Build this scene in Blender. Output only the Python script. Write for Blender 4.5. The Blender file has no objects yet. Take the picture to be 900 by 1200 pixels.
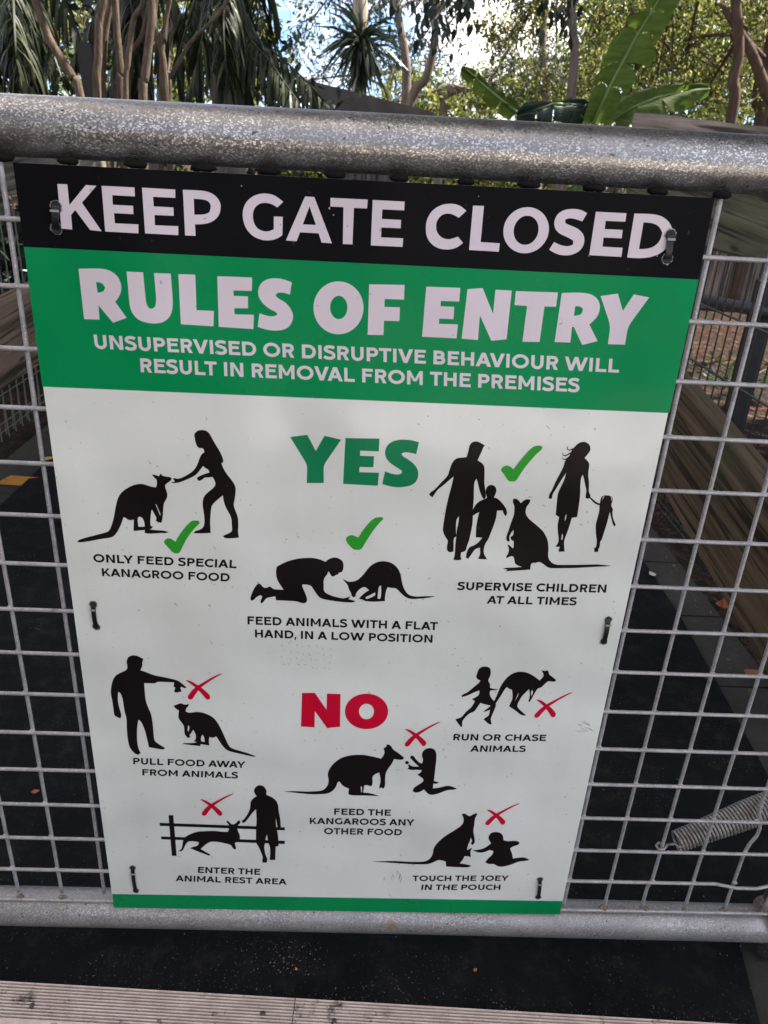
import bpy, math, random
from mathutils import Vector, Matrix, noise
from mathutils.geometry import tessellate_polygon
R = math.radians
S = bpy.context.scene

# ------------------------------------------------------------------ camera, world, sun, exposure
CAM = Vector((0.31159, -0.71561, 1.01310))
RIGHT = Vector((0.998301, -0.020270, 0.054622))
DOWN = Vector((0.041047, -0.420644, -0.906297))
FWD = Vector((0.041347, 0.906999, -0.419097))
FPX = 890.0                      # focal length in pixels of the 900 px wide photograph
cam = bpy.data.cameras.new('camera')
cam.sensor_fit = 'HORIZONTAL'; cam.sensor_width = 36.0; cam.lens = 36.0 * FPX / 900.0
cam.clip_start = 0.02; cam.clip_end = 600.0
cam.dof.use_dof = True; cam.dof.focus_distance = 0.80; cam.dof.aperture_fstop = 22.0
camo = bpy.data.objects.new('camera', cam); S.collection.objects.link(camo)
m = Matrix((RIGHT, -DOWN, -FWD)).transposed().to_4x4(); m.translation = CAM
camo.matrix_world = m
S.camera = camo
S.view_settings.view_transform = 'Standard'; S.view_settings.look = 'None'
S.view_settings.gamma = 1.0; S.view_settings.use_curve_mapping = False
S.view_settings.exposure = 2.22

SUN_EL, SUN_AZ = R(52), R(75)    # azimuth measured from +Y towards +X
w = bpy.data.worlds.new('World'); S.world = w; w.use_nodes = True
nt = w.node_tree; bg = nt.nodes['Background']
sky = nt.nodes.new('ShaderNodeTexSky'); sky.sky_type = 'NISHITA'; sky.sun_disc = False
sky.sun_elevation = SUN_EL; sky.sun_rotation = SUN_AZ
sky.air_density = .5; sky.dust_density = 0.0; sky.ozone_density = 3.0
# broken white cloud over the clear sky
tcw = nt.nodes.new('ShaderNodeTexCoord'); mpw = nt.nodes.new('ShaderNodeMapping'); mpw.inputs['Scale'].default_value = (1, 1, 1.8); mpw.inputs['Location'].default_value = (.30, .1, .0)
cln = nt.nodes.new('ShaderNodeTexNoise'); cln.inputs['Scale'].default_value = 3.4; cln.inputs['Detail'].default_value = 6; cln.inputs['Roughness'].default_value = .58
clr = nt.nodes.new('ShaderNodeValToRGB'); clr.color_ramp.elements[0].position = .46; clr.color_ramp.elements[1].position = .64
nt.links.new(tcw.outputs['Generated'], mpw.inputs[0]); nt.links.new(mpw.outputs[0], cln.inputs['Vector']); nt.links.new(cln.outputs['Fac'], clr.inputs[0])
mixw = nt.nodes.new('ShaderNodeMix'); mixw.data_type = 'RGBA'; nt.links.new(clr.outputs[0], mixw.inputs[0])
mixw.inputs[7].default_value = (8.2, 7.25, 6.05, 1)
nt.links.new(sky.outputs[0], mixw.inputs[6]); nt.links.new(mixw.outputs[2], bg.inputs[0]); bg.inputs[1].default_value = 0.085
sl = bpy.data.lights.new('sun', 'SUN'); sl.energy = 4.4; sl.angle = R(0.5); sl.color = (1.0, .93, .83)
so = bpy.data.objects.new('sun', sl); S.collection.objects.link(so)
sd = Vector((math.sin(SUN_AZ) * math.cos(SUN_EL), math.cos(SUN_AZ) * math.cos(SUN_EL), math.sin(SUN_EL)))
so.rotation_euler = sd.to_track_quat('Z', 'Y').to_euler()
so.location = (2, 5, 12)

# ------------------------------------------------------------------ helpers
def ray(u, v):
    return RIGHT * ((u - 450) / FPX) + DOWN * ((v - 600) / FPX) + FWD
def on_y(u, v, Y):
    d = ray(u, v); return CAM + d * ((Y - CAM.y) / d.y)
def on_x(u, v, X):
    d = ray(u, v); return CAM + d * ((X - CAM.x) / d.x)
def on_z(u, v, Z):
    d = ray(u, v); return CAM + d * ((Z - CAM.z) / d.z)

class MB:
    def __init__(s): s.v = []; s.f = []
    def add(s, vs, fs):
        o = len(s.v); s.v += [tuple(p) for p in vs]; s.f += [tuple(i + o for i in f) for f in fs]; return s
    def box(s, lo, hi):
        x0, y0, z0 = lo; x1, y1, z1 = hi
        return s.add([(x0,y0,z0),(x1,y0,z0),(x1,y1,z0),(x0,y1,z0),(x0,y0,z1),(x1,y0,z1),(x1,y1,z1),(x0,y1,z1)],
                     [(0,3,2,1),(4,5,6,7),(0,1,5,4),(1,2,6,5),(2,3,7,6),(3,0,4,7)])
    def hexa(s, p):   # 8 points, bottom 4 then top 4
        return s.add(p, [(0,3,2,1),(4,5,6,7),(0,1,5,4),(1,2,6,5),(2,3,7,6),(3,0,4,7)])
    def tube(s, path, rad, n=10, cap=True):
        path = [Vector(p) for p in path]; rad = rad if isinstance(rad, (list, tuple)) else [rad] * len(path)
        vs, fs = [], []
        t0 = (path[1] - path[0]).normalized()
        up = Vector((0, 0, 1)) if abs(t0.z) < .9 else Vector((0, 1, 0))
        a = t0.cross(up).normalized()
        for i, p in enumerate(path):
            t = (path[min(i + 1, len(path) - 1)] - path[max(i - 1, 0)]).normalized()
            a = (a - t * a.dot(t)).normalized(); b = t.cross(a)
            for k in range(n):
                an = 2 * math.pi * k / n
                vs.append(p + (a * math.cos(an) + b * math.sin(an)) * rad[i])
        for i in range(len(path) - 1):
            for k in range(n):
                k2 = (k + 1) % n
                fs.append((i*n + k, i*n + k2, (i+1)*n + k2, (i+1)*n + k))
        if cap:
            fs.append(tuple(range(n - 1, -1, -1))); fs.append(tuple((len(path)-1)*n + k for k in range(n)))
        return s.add(vs, fs)
    def build(s, name, mat, parent=None, smooth=False):
        me = bpy.data.meshes.new(name); me.from_pydata(s.v, [], s.f); me.update()
        if smooth:
            for p in me.polygons: p.use_smooth = True
        me.materials.append(mat)
        o = bpy.data.objects.new(name, me); S.collection.objects.link(o)
        if parent is not None:
            o.parent = parent
            o.matrix_parent_inverse = Matrix.Translation(parent.location).inverted() if parent.parent is None else Matrix()
        return o

def tag(o, label=None, cat=None, group=None, kind=None):
    if label: o['label'] = label
    if cat: o['category'] = cat
    if group: o['group'] = group
    if kind: o['kind'] = kind
    return o
def thing(name, loc, label, cat, group=None):
    o = bpy.data.objects.new(name, None); S.collection.objects.link(o); o.location = loc
    o.empty_display_size = .05
    return tag(o, label, cat, group)

# ---- materials
def mat(name, col=(.5, .5, .5), rough=.6, metal=0.0, spec=.5):
    m = bpy.data.materials.new(name); m.use_nodes = True
    b = m.node_tree.nodes['Principled BSDF']
    b.inputs['Base Color'].default_value = (*col, 1); b.inputs['Roughness'].default_value = rough
    b.inputs['Metallic'].default_value = metal; b.inputs['Specular IOR Level'].default_value = spec
    return m
class NT:
    """small helper to write node trees tersely"""
    def __init__(s, m): s.t = m.node_tree; s.b = s.t.nodes['Principled BSDF']; s.co = s.t.nodes.new('ShaderNodeTexCoord')
    def n(s, typ, **kw):
        x = s.t.nodes.new(typ)
        for k, v in kw.items():
            if k in x.inputs.keys(): x.inputs[k].default_value = v
            else: setattr(x, k, v)
        return x
    def l(s, a, b): s.t.links.new(a, b)
    def mapping(s, scale, rot=(0, 0, 0), out='Object'):
        mp = s.n('ShaderNodeMapping'); mp.inputs['Scale'].default_value = scale; mp.inputs['Rotation'].default_value = rot
        s.l(s.co.outputs[out], mp.inputs['Vector']); return mp.outputs[0]
    def noise(s, vec, scale, detail=4, rough=.55, dist=0.0):
        x = s.n('ShaderNodeTexNoise'); x.inputs['Scale'].default_value = scale; x.inputs['Detail'].default_value = detail
        x.inputs['Roughness'].default_value = rough; x.inputs['Distortion'].default_value = dist
        if vec is not None: s.l(vec, x.inputs['Vector'])
        return x.outputs['Fac']
    def ramp(s, fac, stops, interp='LINEAR'):
        r = s.n('ShaderNodeValToRGB'); e = r.color_ramp; e.interpolation = interp
        while len(e.elements) < len(stops): e.elements.new(.5)
        for el, (p, c) in zip(e.elements, stops):
            el.position = p; el.color = (*c, 1) if len(c) == 3 else c
        s.l(fac, r.inputs[0]); return r.outputs[0]
    def mix(s, fac, a, b, mode='MIX'):
        x = s.n('ShaderNodeMix', data_type='RGBA', blend_type=mode)
        for sock, v in ((x.inputs[0], fac), (x.inputs[6], a), (x.inputs[7], b)):
            if hasattr(v, 'is_output'): s.l(v, sock)
            elif isinstance(v, tuple): sock.default_value = (*v, 1)
            else: sock.default_value = v
        return x.outputs[2]
    def bump(s, h, strength=.3, dist=.001):
        x = s.n('ShaderNodeBump'); x.inputs['Strength'].default_value = strength; x.inputs['Distance'].default_value = dist
        s.l(h, x.inputs['Height']); s.l(x.outputs[0], s.b.inputs['Normal']); return x
    def col(s, c): s.l(c, s.b.inputs['Base Color'])
    def rough(s, c): s.l(c, s.b.inputs['Roughness'])

g3 = lambda x: (x, x, x)

def galvanised(name, tilt, fleck, metal):
    m = mat(name, rough=.42, metal=metal); t = NT(m); o = t.co.outputs['Object']
    big = t.noise(o, 11, 6, .65)
    base = t.ramp(big, [(.3, (.24, .228, .22)), (.55, (.31, .298, .29)), (.75, (.36, .345, .335))])
    v = t.n('ShaderNodeTexVoronoi', feature='F1'); v.inputs['Scale'].default_value = 1.0
    wv = t.n('ShaderNodeVectorMath', operation='ADD'); nz = t.n('ShaderNodeTexNoise'); nz.inputs['Scale'].default_value = 300
    t.l(o, nz.inputs['Vector'])
    sc1 = t.n('ShaderNodeVectorMath', operation='SCALE'); sc1.inputs['Scale'].default_value = .0022; t.l(nz.outputs['Color'], sc1.inputs[0])
    t.l(o, wv.inputs[0]); t.l(sc1.outputs[0], wv.inputs[1])
    mp = t.n('ShaderNodeMapping'); mp.inputs['Scale'].default_value = (680, 980, 980); t.l(wv.outputs[0], mp.inputs['Vector']); t.l(mp.outputs[0], v.inputs['Vector'])
    sep = t.n('ShaderNodeSeparateColor'); t.l(v.outputs['Color'], sep.inputs[0])
    zone = t.ramp(t.noise(t.mapping((9, 30, 30)), 1, 4), [(.34, g3(.25)), (.6, g3(1))])
    fk = t.mix(1.0, t.ramp(sep.outputs[0], [(.66, g3(0)), (.9, g3(fleck))]), zone, 'MULTIPLY')
    c = t.mix(fk, base, (.72, .70, .685))
    dk = t.ramp(t.noise(o, 230, 2), [(.67, g3(0)), (.73, g3(1))]); c = t.mix(dk, c, (.07, .065, .06))
    st = t.ramp(t.noise(t.mapping((10, 70, 70)), 1.0, 7, .72), [(.62, g3(0)), (.78, g3(.75))]); c = t.mix(st, c, (.15, .125, .10))
    # one yellow rust run on the bottom rail, and rust round the welds
    d = t.n('ShaderNodeVectorMath', operation='DISTANCE'); d.inputs[1].default_value = tuple(on_y(459, 1084, -.012)); t.l(o, d.inputs[0])
    rr = t.mix(1.0, t.ramp(d.outputs['Value'], [(.004, g3(1)), (.010, g3(0))]), t.ramp(t.noise(o, 260, 4), [(.3, g3(.3)), (.6, g3(.9))]), 'MULTIPLY')
    c = t.mix(rr, c, (.30, .19, .06))
    t.col(c)
    t.rough(t.ramp(t.noise(o, 45, 5, .7), [(.3, g3(.28)), (.7, g3(.46))]))
    # spangle: every zinc crystal tilts its own way
    a = t.n('ShaderNodeVectorMath', operation='SUBTRACT'); a.inputs[1].default_value = (.5, .5, .5); t.l(v.outputs['Color'], a.inputs[0])
    s_ = t.n('ShaderNodeVectorMath', operation='SCALE'); s_.inputs['Scale'].default_value = tilt; t.l(a.outputs[0], s_.inputs[0])
    bp = t.n('ShaderNodeBump'); bp.inputs['Strength'].default_value = .3; bp.inputs['Distance'].default_value = .0010; t.l(t.noise(o, 120, 6, .7), bp.inputs['Height'])
    ad = t.n('ShaderNodeVectorMath', operation='ADD'); t.l(bp.outputs[0], ad.inputs[0]); t.l(s_.outputs[0], ad.inputs[1])
    nn = t.n('ShaderNodeVectorMath', operation='NORMALIZE'); t.l(ad.outputs[0], nn.inputs[0]); t.l(nn.outputs[0], t.b.inputs['Normal'])
    return m
def wire_metal():
    m = mat('galvanised_wire', rough=.5, metal=.35); t = NT(m); o = t.co.outputs['Object']
    c = t.ramp(t.noise(o, 60, 6, .7), [(.3, (.26, .25, .25)), (.65, (.46, .44, .44))])
    sp = t.ramp(t.noise(o, 500, 3), [(.58, g3(0)), (.68, g3(1))]); c = t.mix(sp, c, (.62, .60, .60))
    d = t.ramp(t.noise(o, 33, 5, .7), [(.62, g3(0)), (.75, g3(.85))]); c = t.mix(d, c, (.13, .095, .075))
    t.col(c); t.bump(t.noise(o, 500, 3), .4, .0006); return m
def timber(name, c0, c1, c2, axis=1, sc=1.0, slope=0.0):
    m = mat(name, rough=.85, spec=.2); t = NT(m)
    rot_ = t.mapping((1, 1, 1), (-slope, 0, 0))
    def along(s3):
        mp = t.n('ShaderNodeMapping'); mp.inputs['Scale'].default_value = s3; t.l(rot_, mp.inputs['Vector']); return mp.outputs[0]
    s = [24 * sc] * 3; s[axis] = 1.3 * sc
    v = along(tuple(s))
    n1 = t.noise(v, 1.0, 8, .62, .6)
    c = t.ramp(n1, [(.28, c0), (.5, c1), (.74, c2)])
    s2 = [62 * sc] * 3; s2[axis] = 1.5 * sc
    fine = t.noise(along(tuple(s2)), 1.0, 4, .6)
    c = t.mix(t.ramp(fine, [(.38, g3(.9)), (.49, g3(0))]), c, tuple(x * .3 for x in c0))
    c = t.mix(t.ramp(t.noise(t.co.outputs['Object'], 3.5, 4), [(.45, g3(0)), (.7, g3(.5))]), c, (.06, .062, .035))
    kn = t.n('ShaderNodeTexVoronoi', feature='F1'); kn.inputs['Scale'].default_value = 1.0
    ks = [13] * 3; ks[axis] = 3.4; t.l(along(tuple(ks)), kn.inputs['Vector'])
    c = t.mix(t.ramp(kn.outputs['Distance'], [(.05, g3(.85)), (.13, g3(0))]), c, tuple(x * .4 for x in c0))
    t.col(c); t.bump(fine, .8, .004); return m
def rubber():
    m = mat('black_rubber', rough=.8, spec=.12); t = NT(m); o = t.co.outputs['Object']
    c = t.ramp(t.noise(o, 7, 6, .6), [(.3, (.0032, .004, .0058)), (.75, (.0075, .0085, .010))])
    dust = t.ramp(t.noise(o, 22, 8, .75), [(.5, g3(0)), (.8, g3(.6))]); c = t.mix(dust, c, (.038, .036, .032))
    sp = t.ramp(t.noise(o, 240, 3, .6), [(.63, g3(0)), (.70, g3(.8))])
    zone = t.ramp(t.noise(o, 8, 4), [(.44, g3(0)), (.64, g3(1))])
    c = t.mix(t.mix(1.0, sp, zone, 'MULTIPLY'), c, (.17, .155, .125))
    t.col(c); t.bump(t.noise(o, 260, 4), .5, .0015); return m
def concrete():
    m = mat('dark_decking', rough=.8); t = NT(m); o = t.co.outputs['Object']  # dark floor colour throughout, varied by noise
    c = t.ramp(t.noise(o, 6, 8, .68), [(.3, (.013, .012, .0095)), (.7, (.036, .033, .027))])
    c = t.mix(t.ramp(t.noise(o, 45, 5, .7), [(.5, g3(0)), (.75, g3(.6))]), c, (.02, .019, .015))
    t.col(c); t.bump(t.noise(o, 70, 6), .5, .006); return m
def litter():
    m = mat('leaf_litter_soil', rough=.95, spec=.1); t = NT(m); o = t.co.outputs['Object']
    v = t.n('ShaderNodeTexVoronoi', feature='F1'); v.inputs['Scale'].default_value = 26
    nz = t.n('ShaderNodeTexNoise'); nz.inputs['Scale'].default_value = 30; nz.inputs['Detail'].default_value = 4; t.l(o, nz.inputs['Vector'])
    sc1 = t.n('ShaderNodeVectorMath', operation='SCALE'); sc1.inputs['Scale'].default_value = .10; t.l(nz.outputs['Color'], sc1.inputs[0])
    wv = t.n('ShaderNodeVectorMath', operation='ADD'); t.l(o, wv.inputs[0]); t.l(sc1.outputs[0], wv.inputs[1]); t.l(wv.outputs[0], v.inputs['Vector'])
    sep = t.n('ShaderNodeSeparateColor'); t.l(v.outputs['Color'], sep.inputs[0])
    c = t.ramp(sep.outputs[0], [(0, (.012, .008, .006)), (.5, (.040, .018, .012)), (.85, (.085, .036, .022)), (1, (.115, .075, .055))])
    c = t.mix(t.ramp(t.noise(o, 1.3, 6, .65), [(.42, g3(0)), (.6, g3(.8))]), c, (.02, .02, .012))
    t.col(c); t.bump(v.outputs['Distance'], .9, .03); return m
def leaf(name, c0, c1, c2, trans=.5, rough=.5):
    m = mat(name, rough=rough, spec=.35); t = NT(m)
    g = t.n('ShaderNodeNewGeometry')
    c = t.ramp(g.outputs['Random Per Island'], [(0, c0), (.5, c1), (1, c2)])
    t.col(c)
    tr = t.n('ShaderNodeBsdfTranslucent')
    hs = t.n('ShaderNodeHueSaturation'); hs.inputs['Value'].default_value = 1.5; t.l(c, hs.inputs['Color'])
    t.l(hs.outputs[0], tr.inputs[0])
    mx = t.n('ShaderNodeMixShader'); mx.inputs[0].default_value = trans
    t.l(t.b.outputs[0], mx.inputs[1]); t.l(tr.outputs[0], mx.inputs[2])
    t.l(mx.outputs[0], t.t.nodes['Material Output'].inputs[0]); return m
def bark(name, c0, c1, sc=1.0):
    m = mat(name, rough=.9, spec=.15); t = NT(m)
    n1 = t.noise(t.mapping((30*sc, 30*sc, 6*sc)), 1, 7, .65, .4)
    t.col(t.ramp(n1, [(.3, c0), (.7, c1)])); t.bump(n1, .8, .02); return m

# printed vinyl: the black, green, white and red of the sign, with faint scuffs
def printed(name, col, rough=.33, dirt=.10, scuff=(.5, .48, .46), spec=.16):
    m = mat(name, col, rough, 0, spec); t = NT(m); o = t.co.outputs['Object']
    c = t.mix(t.ramp(t.noise(o, 5, 8, .72), [(.42, g3(0)), (.75, g3(dirt))]), col, tuple(x * .62 for x in col))
    c = t.mix(t.ramp(t.noise(t.mapping((26, 26, 1.6)), 1.0, 6, .65), [(.5, g3(0)), (.8, g3(dirt * .55))]), c, tuple(x * .66 for x in col))
    sc_ = t.ramp(t.noise(t.mapping((40, 40, 26), (0, .6, 0)), 1.0, 9, .8), [(.70, g3(0)), (.82, g3(dirt * 2.2))])
    c = t.mix(sc_, c, scuff)
    sp = t.ramp(t.noise(o, 170, 2, .5), [(.735, g3(0)), (.76, g3(.55))])
    c = t.mix(sp, c, tuple(x * .3 + .04 for x in col))
    t.col(c)
    t.rough(t.ramp(t.noise(o, 6, 5), [(.3, g3(rough * .8)), (.7, g3(rough * 1.25))]))
    t.bump(t.noise(o, 3.4, 2), .9, .045)
    return m

M = dict(
    pipe=galvanised('spangled_galvanised_pipe', .17, 1.0, .85), pipe_low=galvanised('worn_galvanised_pipe', .16, .55, .45), wire=wire_metal(), rubber=rubber(), slab=concrete(), soil=litter(),
    rail=timber('weathered_brown_timber', (.026, .018, .011), (.085, .060, .036), (.155, .112, .070), slope=R(8.1)),
    rail_left=timber('brown_left_timber', (.05, .033, .022), (.17, .118, .08), (.28, .20, .14), slope=R(3)),
    beam=timber('olive_shaded_timber', (.05, .047, .028), (.105, .099, .060), (.15, .138, .085), slope=R(4.9)),  # shaded tone of the board face is put into this olive colour
    greyrail=timber('grey_weathered_timber', (.08, .06, .048), (.24, .19, .155), (.38, .31, .26), slope=R(4.9)),
    paling=timber('grey_paling', (.06, .05, .045), (.2, .16, .14), (.34, .28, .25), axis=2),
    vinyl_white=printed('white_print', (.755, .765, .705), .16, .24, (.42, .39, .34), .4),
    vinyl_black=printed('black_print', (.006, .006, .0072), .34, .5, (.04, .04, .04), .05),
    vinyl_green=printed('green_print', (.003, .255, .078), .26, .22, (.03, .32, .15), .09),
    vinyl_letter=printed('pale_letter_print', (.70, .62, .66), .36, .2, (.4, .36, .38)),
    vinyl_figure=printed('black_figure_print', (.011, .008, .008), .34, .3, (.06, .05, .05), .1),
    vinyl_yes=printed('deep_green_print', (.008, .215, .085), .34, .1, (.05, .25, .12)),
    vinyl_tick=printed('leaf_green_print', (.032, .33, .03), .34, .1, (.1, .36, .1)),
    vinyl_red=printed('crimson_print', (.56, .002, .028), .34, .1, (.5, .08, .1)),
    panel=mat('sign_panel_edge', (.55, .55, .54), .5),
    tie=mat('black_nylon', (.006, .006, .007), .38), hole=mat('hole_shadow', (.012, .012, .012), .7),
    chip=mat('chipped_rim', (.42, .41, .40), .6), chipdark=mat('chipped_rim_dull', (.16, .155, .15), .6),
    black_steel=mat('black_powder_coat', (.008, .008, .009), .5),
    olive_wire=mat('olive_coated_wire', (.105, .11, .075), .55), pvc=mat('dark_grey_pipe', (.05, .053, .06), .45),
)
# ------------------------------------------------------------------ the setting
g = MB(); N = 40
def gh(x, y): return -.02 - (.25 if y > 30 else 0)
g.add([(-250, -120, -.03), (250, -120, -.03), (250, 330, -.03), (-250, 330, -.03)], [(0, 1, 2, 3)])
tag(g.build('ground', M['soil']), kind='structure')

fl = MB()
for i in range(12):                                   # floor slabs of the gate pen, laid side by side with open joints
    y0 = .06 + i * .29
    fl.box((-.905, y0, -.028), (1.27, y0 + .284, -.004))
tag(fl.build('floor', M['slab']), kind='structure')

def sheet(name, pts, z0, z1, material):
    n = len(pts); b = MB()
    b.add([(x, y, z0) for x, y in pts] + [(x, y, z1) for x, y in pts],
          [tuple(range(n - 1, -1, -1)), tuple(range(n, 2*n))] + [(i, (i+1) % n, n + (i+1) % n, n + i) for i in range(n)])
    return b.build(name, material)
o = sheet('rubber_mat', [(-.765, .058), (1.09, .058), (1.155, .9), (1.178, 2.3), (-.75, 2.3)], -.0035, .004, M['rubber'])
tag(o, 'long black rubber mat on the pen floor behind the gate mesh', 'mat')
o = sheet('rubber_mat', [(-1.3, -.16), (.868, -.16), (.905, .02), (.93, .055), (-1.3, .055)], -.0115, .0, M['rubber'])
tag(o, 'black rubber mat under the gate with grit along the ridged metal strip', 'mat')

# ------------------------------------------------------------------ gate
P = 0.0568; PZ = P * 1.00874; TOP = .95
gate = thing('mesh_gate', (.45, .01, 0), 'silver pipe gate filled with welded wire mesh, carrying the rules sign', 'gate')
def pipe_x(name, x0, x1, y, z, r, slope, n=64):
    b = MB(); k = 40; xs = [x0 + (x1 - x0) * i / k for i in range(k + 1)]
    b.tube([(x, y, z + slope * (x - .3) + .0006 * math.sin(x * 5)) for x in xs], r, n); return b.build(name, M['pipe' if z > 1 - .4 else 'pipe_low'], gate, True)
pipe_x('top_rail', -1.25, .942, .0235, TOP + .0752, .0245, .0072)
pipe_x('bottom_rail', -1.25, .942, .010, TOP - .8893, .0246, -.0060)
b = MB(); b.tube([(.943, .016, .0), (.943, .018, .4), (.943, .034, TOP + .077)], .0250, 48); b.build('stile', M['pipe'], gate, True)
b = MB(); b.tube([(-1.25, .016, .03), (-1.25, .018, .4), (-1.25, .034, TOP + .10)], .0250, 32); b.build('stile', M['pipe'], gate, True)
def lump(b, c, r, sq=(1, 1, 1), n=7):
    vs, fs = [], []; m_ = n + 3
    for i in range(n + 1):
        th = math.pi * i / n
        for j in range(m_):
            ph = 2 * math.pi * j / m_
            d = Vector((math.sin(th)*math.cos(ph), math.sin(th)*math.sin(ph), math.cos(th)))
            rr = r * (1 + .25 * noise.noise(d * 2.1 + Vector(c) * 190))
            vs.append((c[0] + d.x*rr*sq[0], c[1] + d.y*rr*sq[1], c[2] + d.z*rr*sq[2]))
    for i in range(n):
        for j in range(m_):
            fs.append((i*m_ + j, (i+1)*m_ + j, (i+1)*m_ + (j+1) % m_, i*m_ + (j+1) % m_))
    b.add(vs, fs)
random.seed(4)
me = MB(); RW = .00228
def wob(a, s=.0007): return (noise.noise(Vector((a * 3.1, s * 900, 1.7)))) * s
XL, XR = -1.22, .924
for k in range(16):                                    # horizontal wires, on the camera side
    z = TOP - k * PZ; pts = []
    x = XL
    while x < XR:
        dz = wob(x + k * 7); dy = 0
        if k == 14 and x > .83: dz += -.004 * math.sin((x - .83) * 45); dy = -.004 * math.sin((x - .83) * 40)
        pts.append((x, -.0020 + dy + (.0005 if k == 15 else 0), z + dz)); x += .0284
    pts.append((XR, 0, z)); me.tube(pts, RW, 10)
for c in range(-21, 17):                               # vertical wires behind them
    x = c * P; pts = []; z = TOP + .0475 + .0072 * (x - .3)
    while z > TOP - 15 * PZ - .004:
        dx = wob(z + c * 5)
        if c == 15 and TOP - 13.2 * PZ < z < TOP - 11.3 * PZ: dx += .010 * math.exp(-((z - (TOP - 12.35 * PZ)) / .022) ** 2)
        if c == 13 and z < TOP - 14.2 * PZ: dx -= .004
        pts.append((x + dx, .0024, z)); z -= .0142
    me.tube(pts, RW, 10)
for k in range(15):
    for c in range(-6, 17):
        if -.03 < c * P < .62 and k * PZ < .9 and .02 * k + c * P > .06 and c * P < .66 - .013 * k: continue
        lump(me, (c * P + wob(TOP - k * PZ + c * 5), .0004, TOP - k * PZ + wob(c * P + k * 7)), .0031, (1.15, .75, 1.0), 6)
me.build('wire_mesh', M['wire'], gate, True)
wb = MB()
rust = mat('rusty_weld', (.14, .085, .055), .85); t_ = NT(rust)
t_.col(t_.ramp(t_.noise(t_.co.outputs['Object'], 160, 5, .7), [(.35, (.07, .04, .028)), (.55, (.2, .15, .11)), (.7, (.34, .32, .3))]))
for c in range(-6, 17):
    x = c * P
    if -.01 < x < .60: continue
    q = MB(); lump(q, (x + random.uniform(-.002, .002), .0015, TOP - 15 * PZ + .0005), random.uniform(.0042, .0056), (1.2, .9, .8))
    q.build('weld_bead', rust, gate, True)
wd_ = mat('near_black_weld', (.011, .010, .009), .9, 0, .1)  # near-black beads where the wires meet the top rail
for c in range(-4, 16):
    x = c * P
    q = MB(); lump(q, (x + random.uniform(-.001, .001), .0038, TOP + .0500 + .0072 * (x - .3)), .0046, (random.uniform(1.7, 2.6), 1.5, .8)); q.build('weld_bead', wd_, gate, True)
q = MB(); q.tube([(.918 + .0, .012, TOP - .886 - .0), (.926, .012, TOP - .886)], [.027, .030], 24); 
lump(q, (.919, .010, TOP - .913), .013, (1, 1, 1.1)); lump(q, (.915, .008, TOP - .862), .009, (1, 1, .8))
q.build('corner_weld', rust, gate, True)

# spring that pulls the gate shut, hooked to a mesh wire
sp = thing('gate_spring', (.775, .03, TOP - .79), 'grey coil spring hooked to the mesh at lower right', 'spring')
a0 = on_y(792, 986.5, .030); a1 = a0 + (on_y(897, 946, .050) - a0) * 1.75
ax = (a1 - a0).normalized(); e1 = ax.cross(Vector((0, 0, 1))).normalized(); e2 = ax.cross(e1)
L = (a1 - a0).length; turns = int(L / .00475); pts = []
for i in range(turns * 14 + 1):
    s_ = i / 14 / turns; an = 2 * math.pi * i / 14
    rr = .0125 + .0048 * min(1, s_ * 2.2)
    pts.append(a0 + ax * (s_ * L) + e1 * rr * math.cos(an) + e2 * rr * math.sin(an))
spm = mat('worn_spring_steel', (.2, .19, .17), .5, .5); t_ = NT(spm)
t_.col(t_.ramp(t_.noise(t_.co.outputs['Object'], 55, 5, .7), [(.35, (.19, .165, .14)), (.65, (.42, .40, .37))]))
b = MB(); b.tube(pts, .0020, 8); b.build('coil', spm, sp, True)
hk = on_y(773, 993, .0)
b = MB(); b.tube([a0 + e1*.011 + ax*.006, a0 + e1*.009, a0 + e1*.002 - ax*.003, a0.lerp(hk, .5), (hk.x + .003, -.0045, hk.z + .001), (hk.x - .003, -.0035, hk.z), (hk.x - .003, .004, hk.z - .001), (hk.x + .003, .009, hk.z - .001)], .0018, 8)
b.build('hook', spm, sp, True)

# ------------------------------------------------------------------ pen fences either side of the passage
def board(b, X0, X1, ya, yb, za, zb, ha, hb, seed=0):
    """a timber board from ya to yb; za/zb its top at both ends, ha/hb its height; edges slightly worn"""
    n = 14; vs, fs = [], []
    for i in range(n + 1):
        s_ = i / n; y = ya + (yb - ya) * s_; z1 = za + (zb - za) * s_; z0 = z1 - (ha + (hb - ha) * s_)
        j = lambda k: noise.noise(Vector((y * 4 + seed, k * 3.3, seed))) * .004
        c = .006
        ring = [(X0, z0 + c), (X0 + c, z0), (X1 - c, z0), (X1, z0 + c), (X1, z1 - c), (X1 - c, z1), (X0 + c, z1), (X0, z1 - c)]
        for k, (x, z) in enumerate(ring): vs.append((x + j(k) * .5, y, z + j(k + 9)))
    for i in range(n):
        for k in range(8):
            fs.append((i*8 + k, i*8 + (k+1) % 8, (i+1)*8 + (k+1) % 8, (i+1)*8 + k))
    fs.append(tuple(range(7, -1, -1))); fs.append(tuple(n*8 + k for k in range(8)))
    b.add(vs, fs)
def post(b, x, y, z0, z1, s_=.05): b.box((x - s_, y - s_, z0), (x + s_, y + s_, z1))

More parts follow.
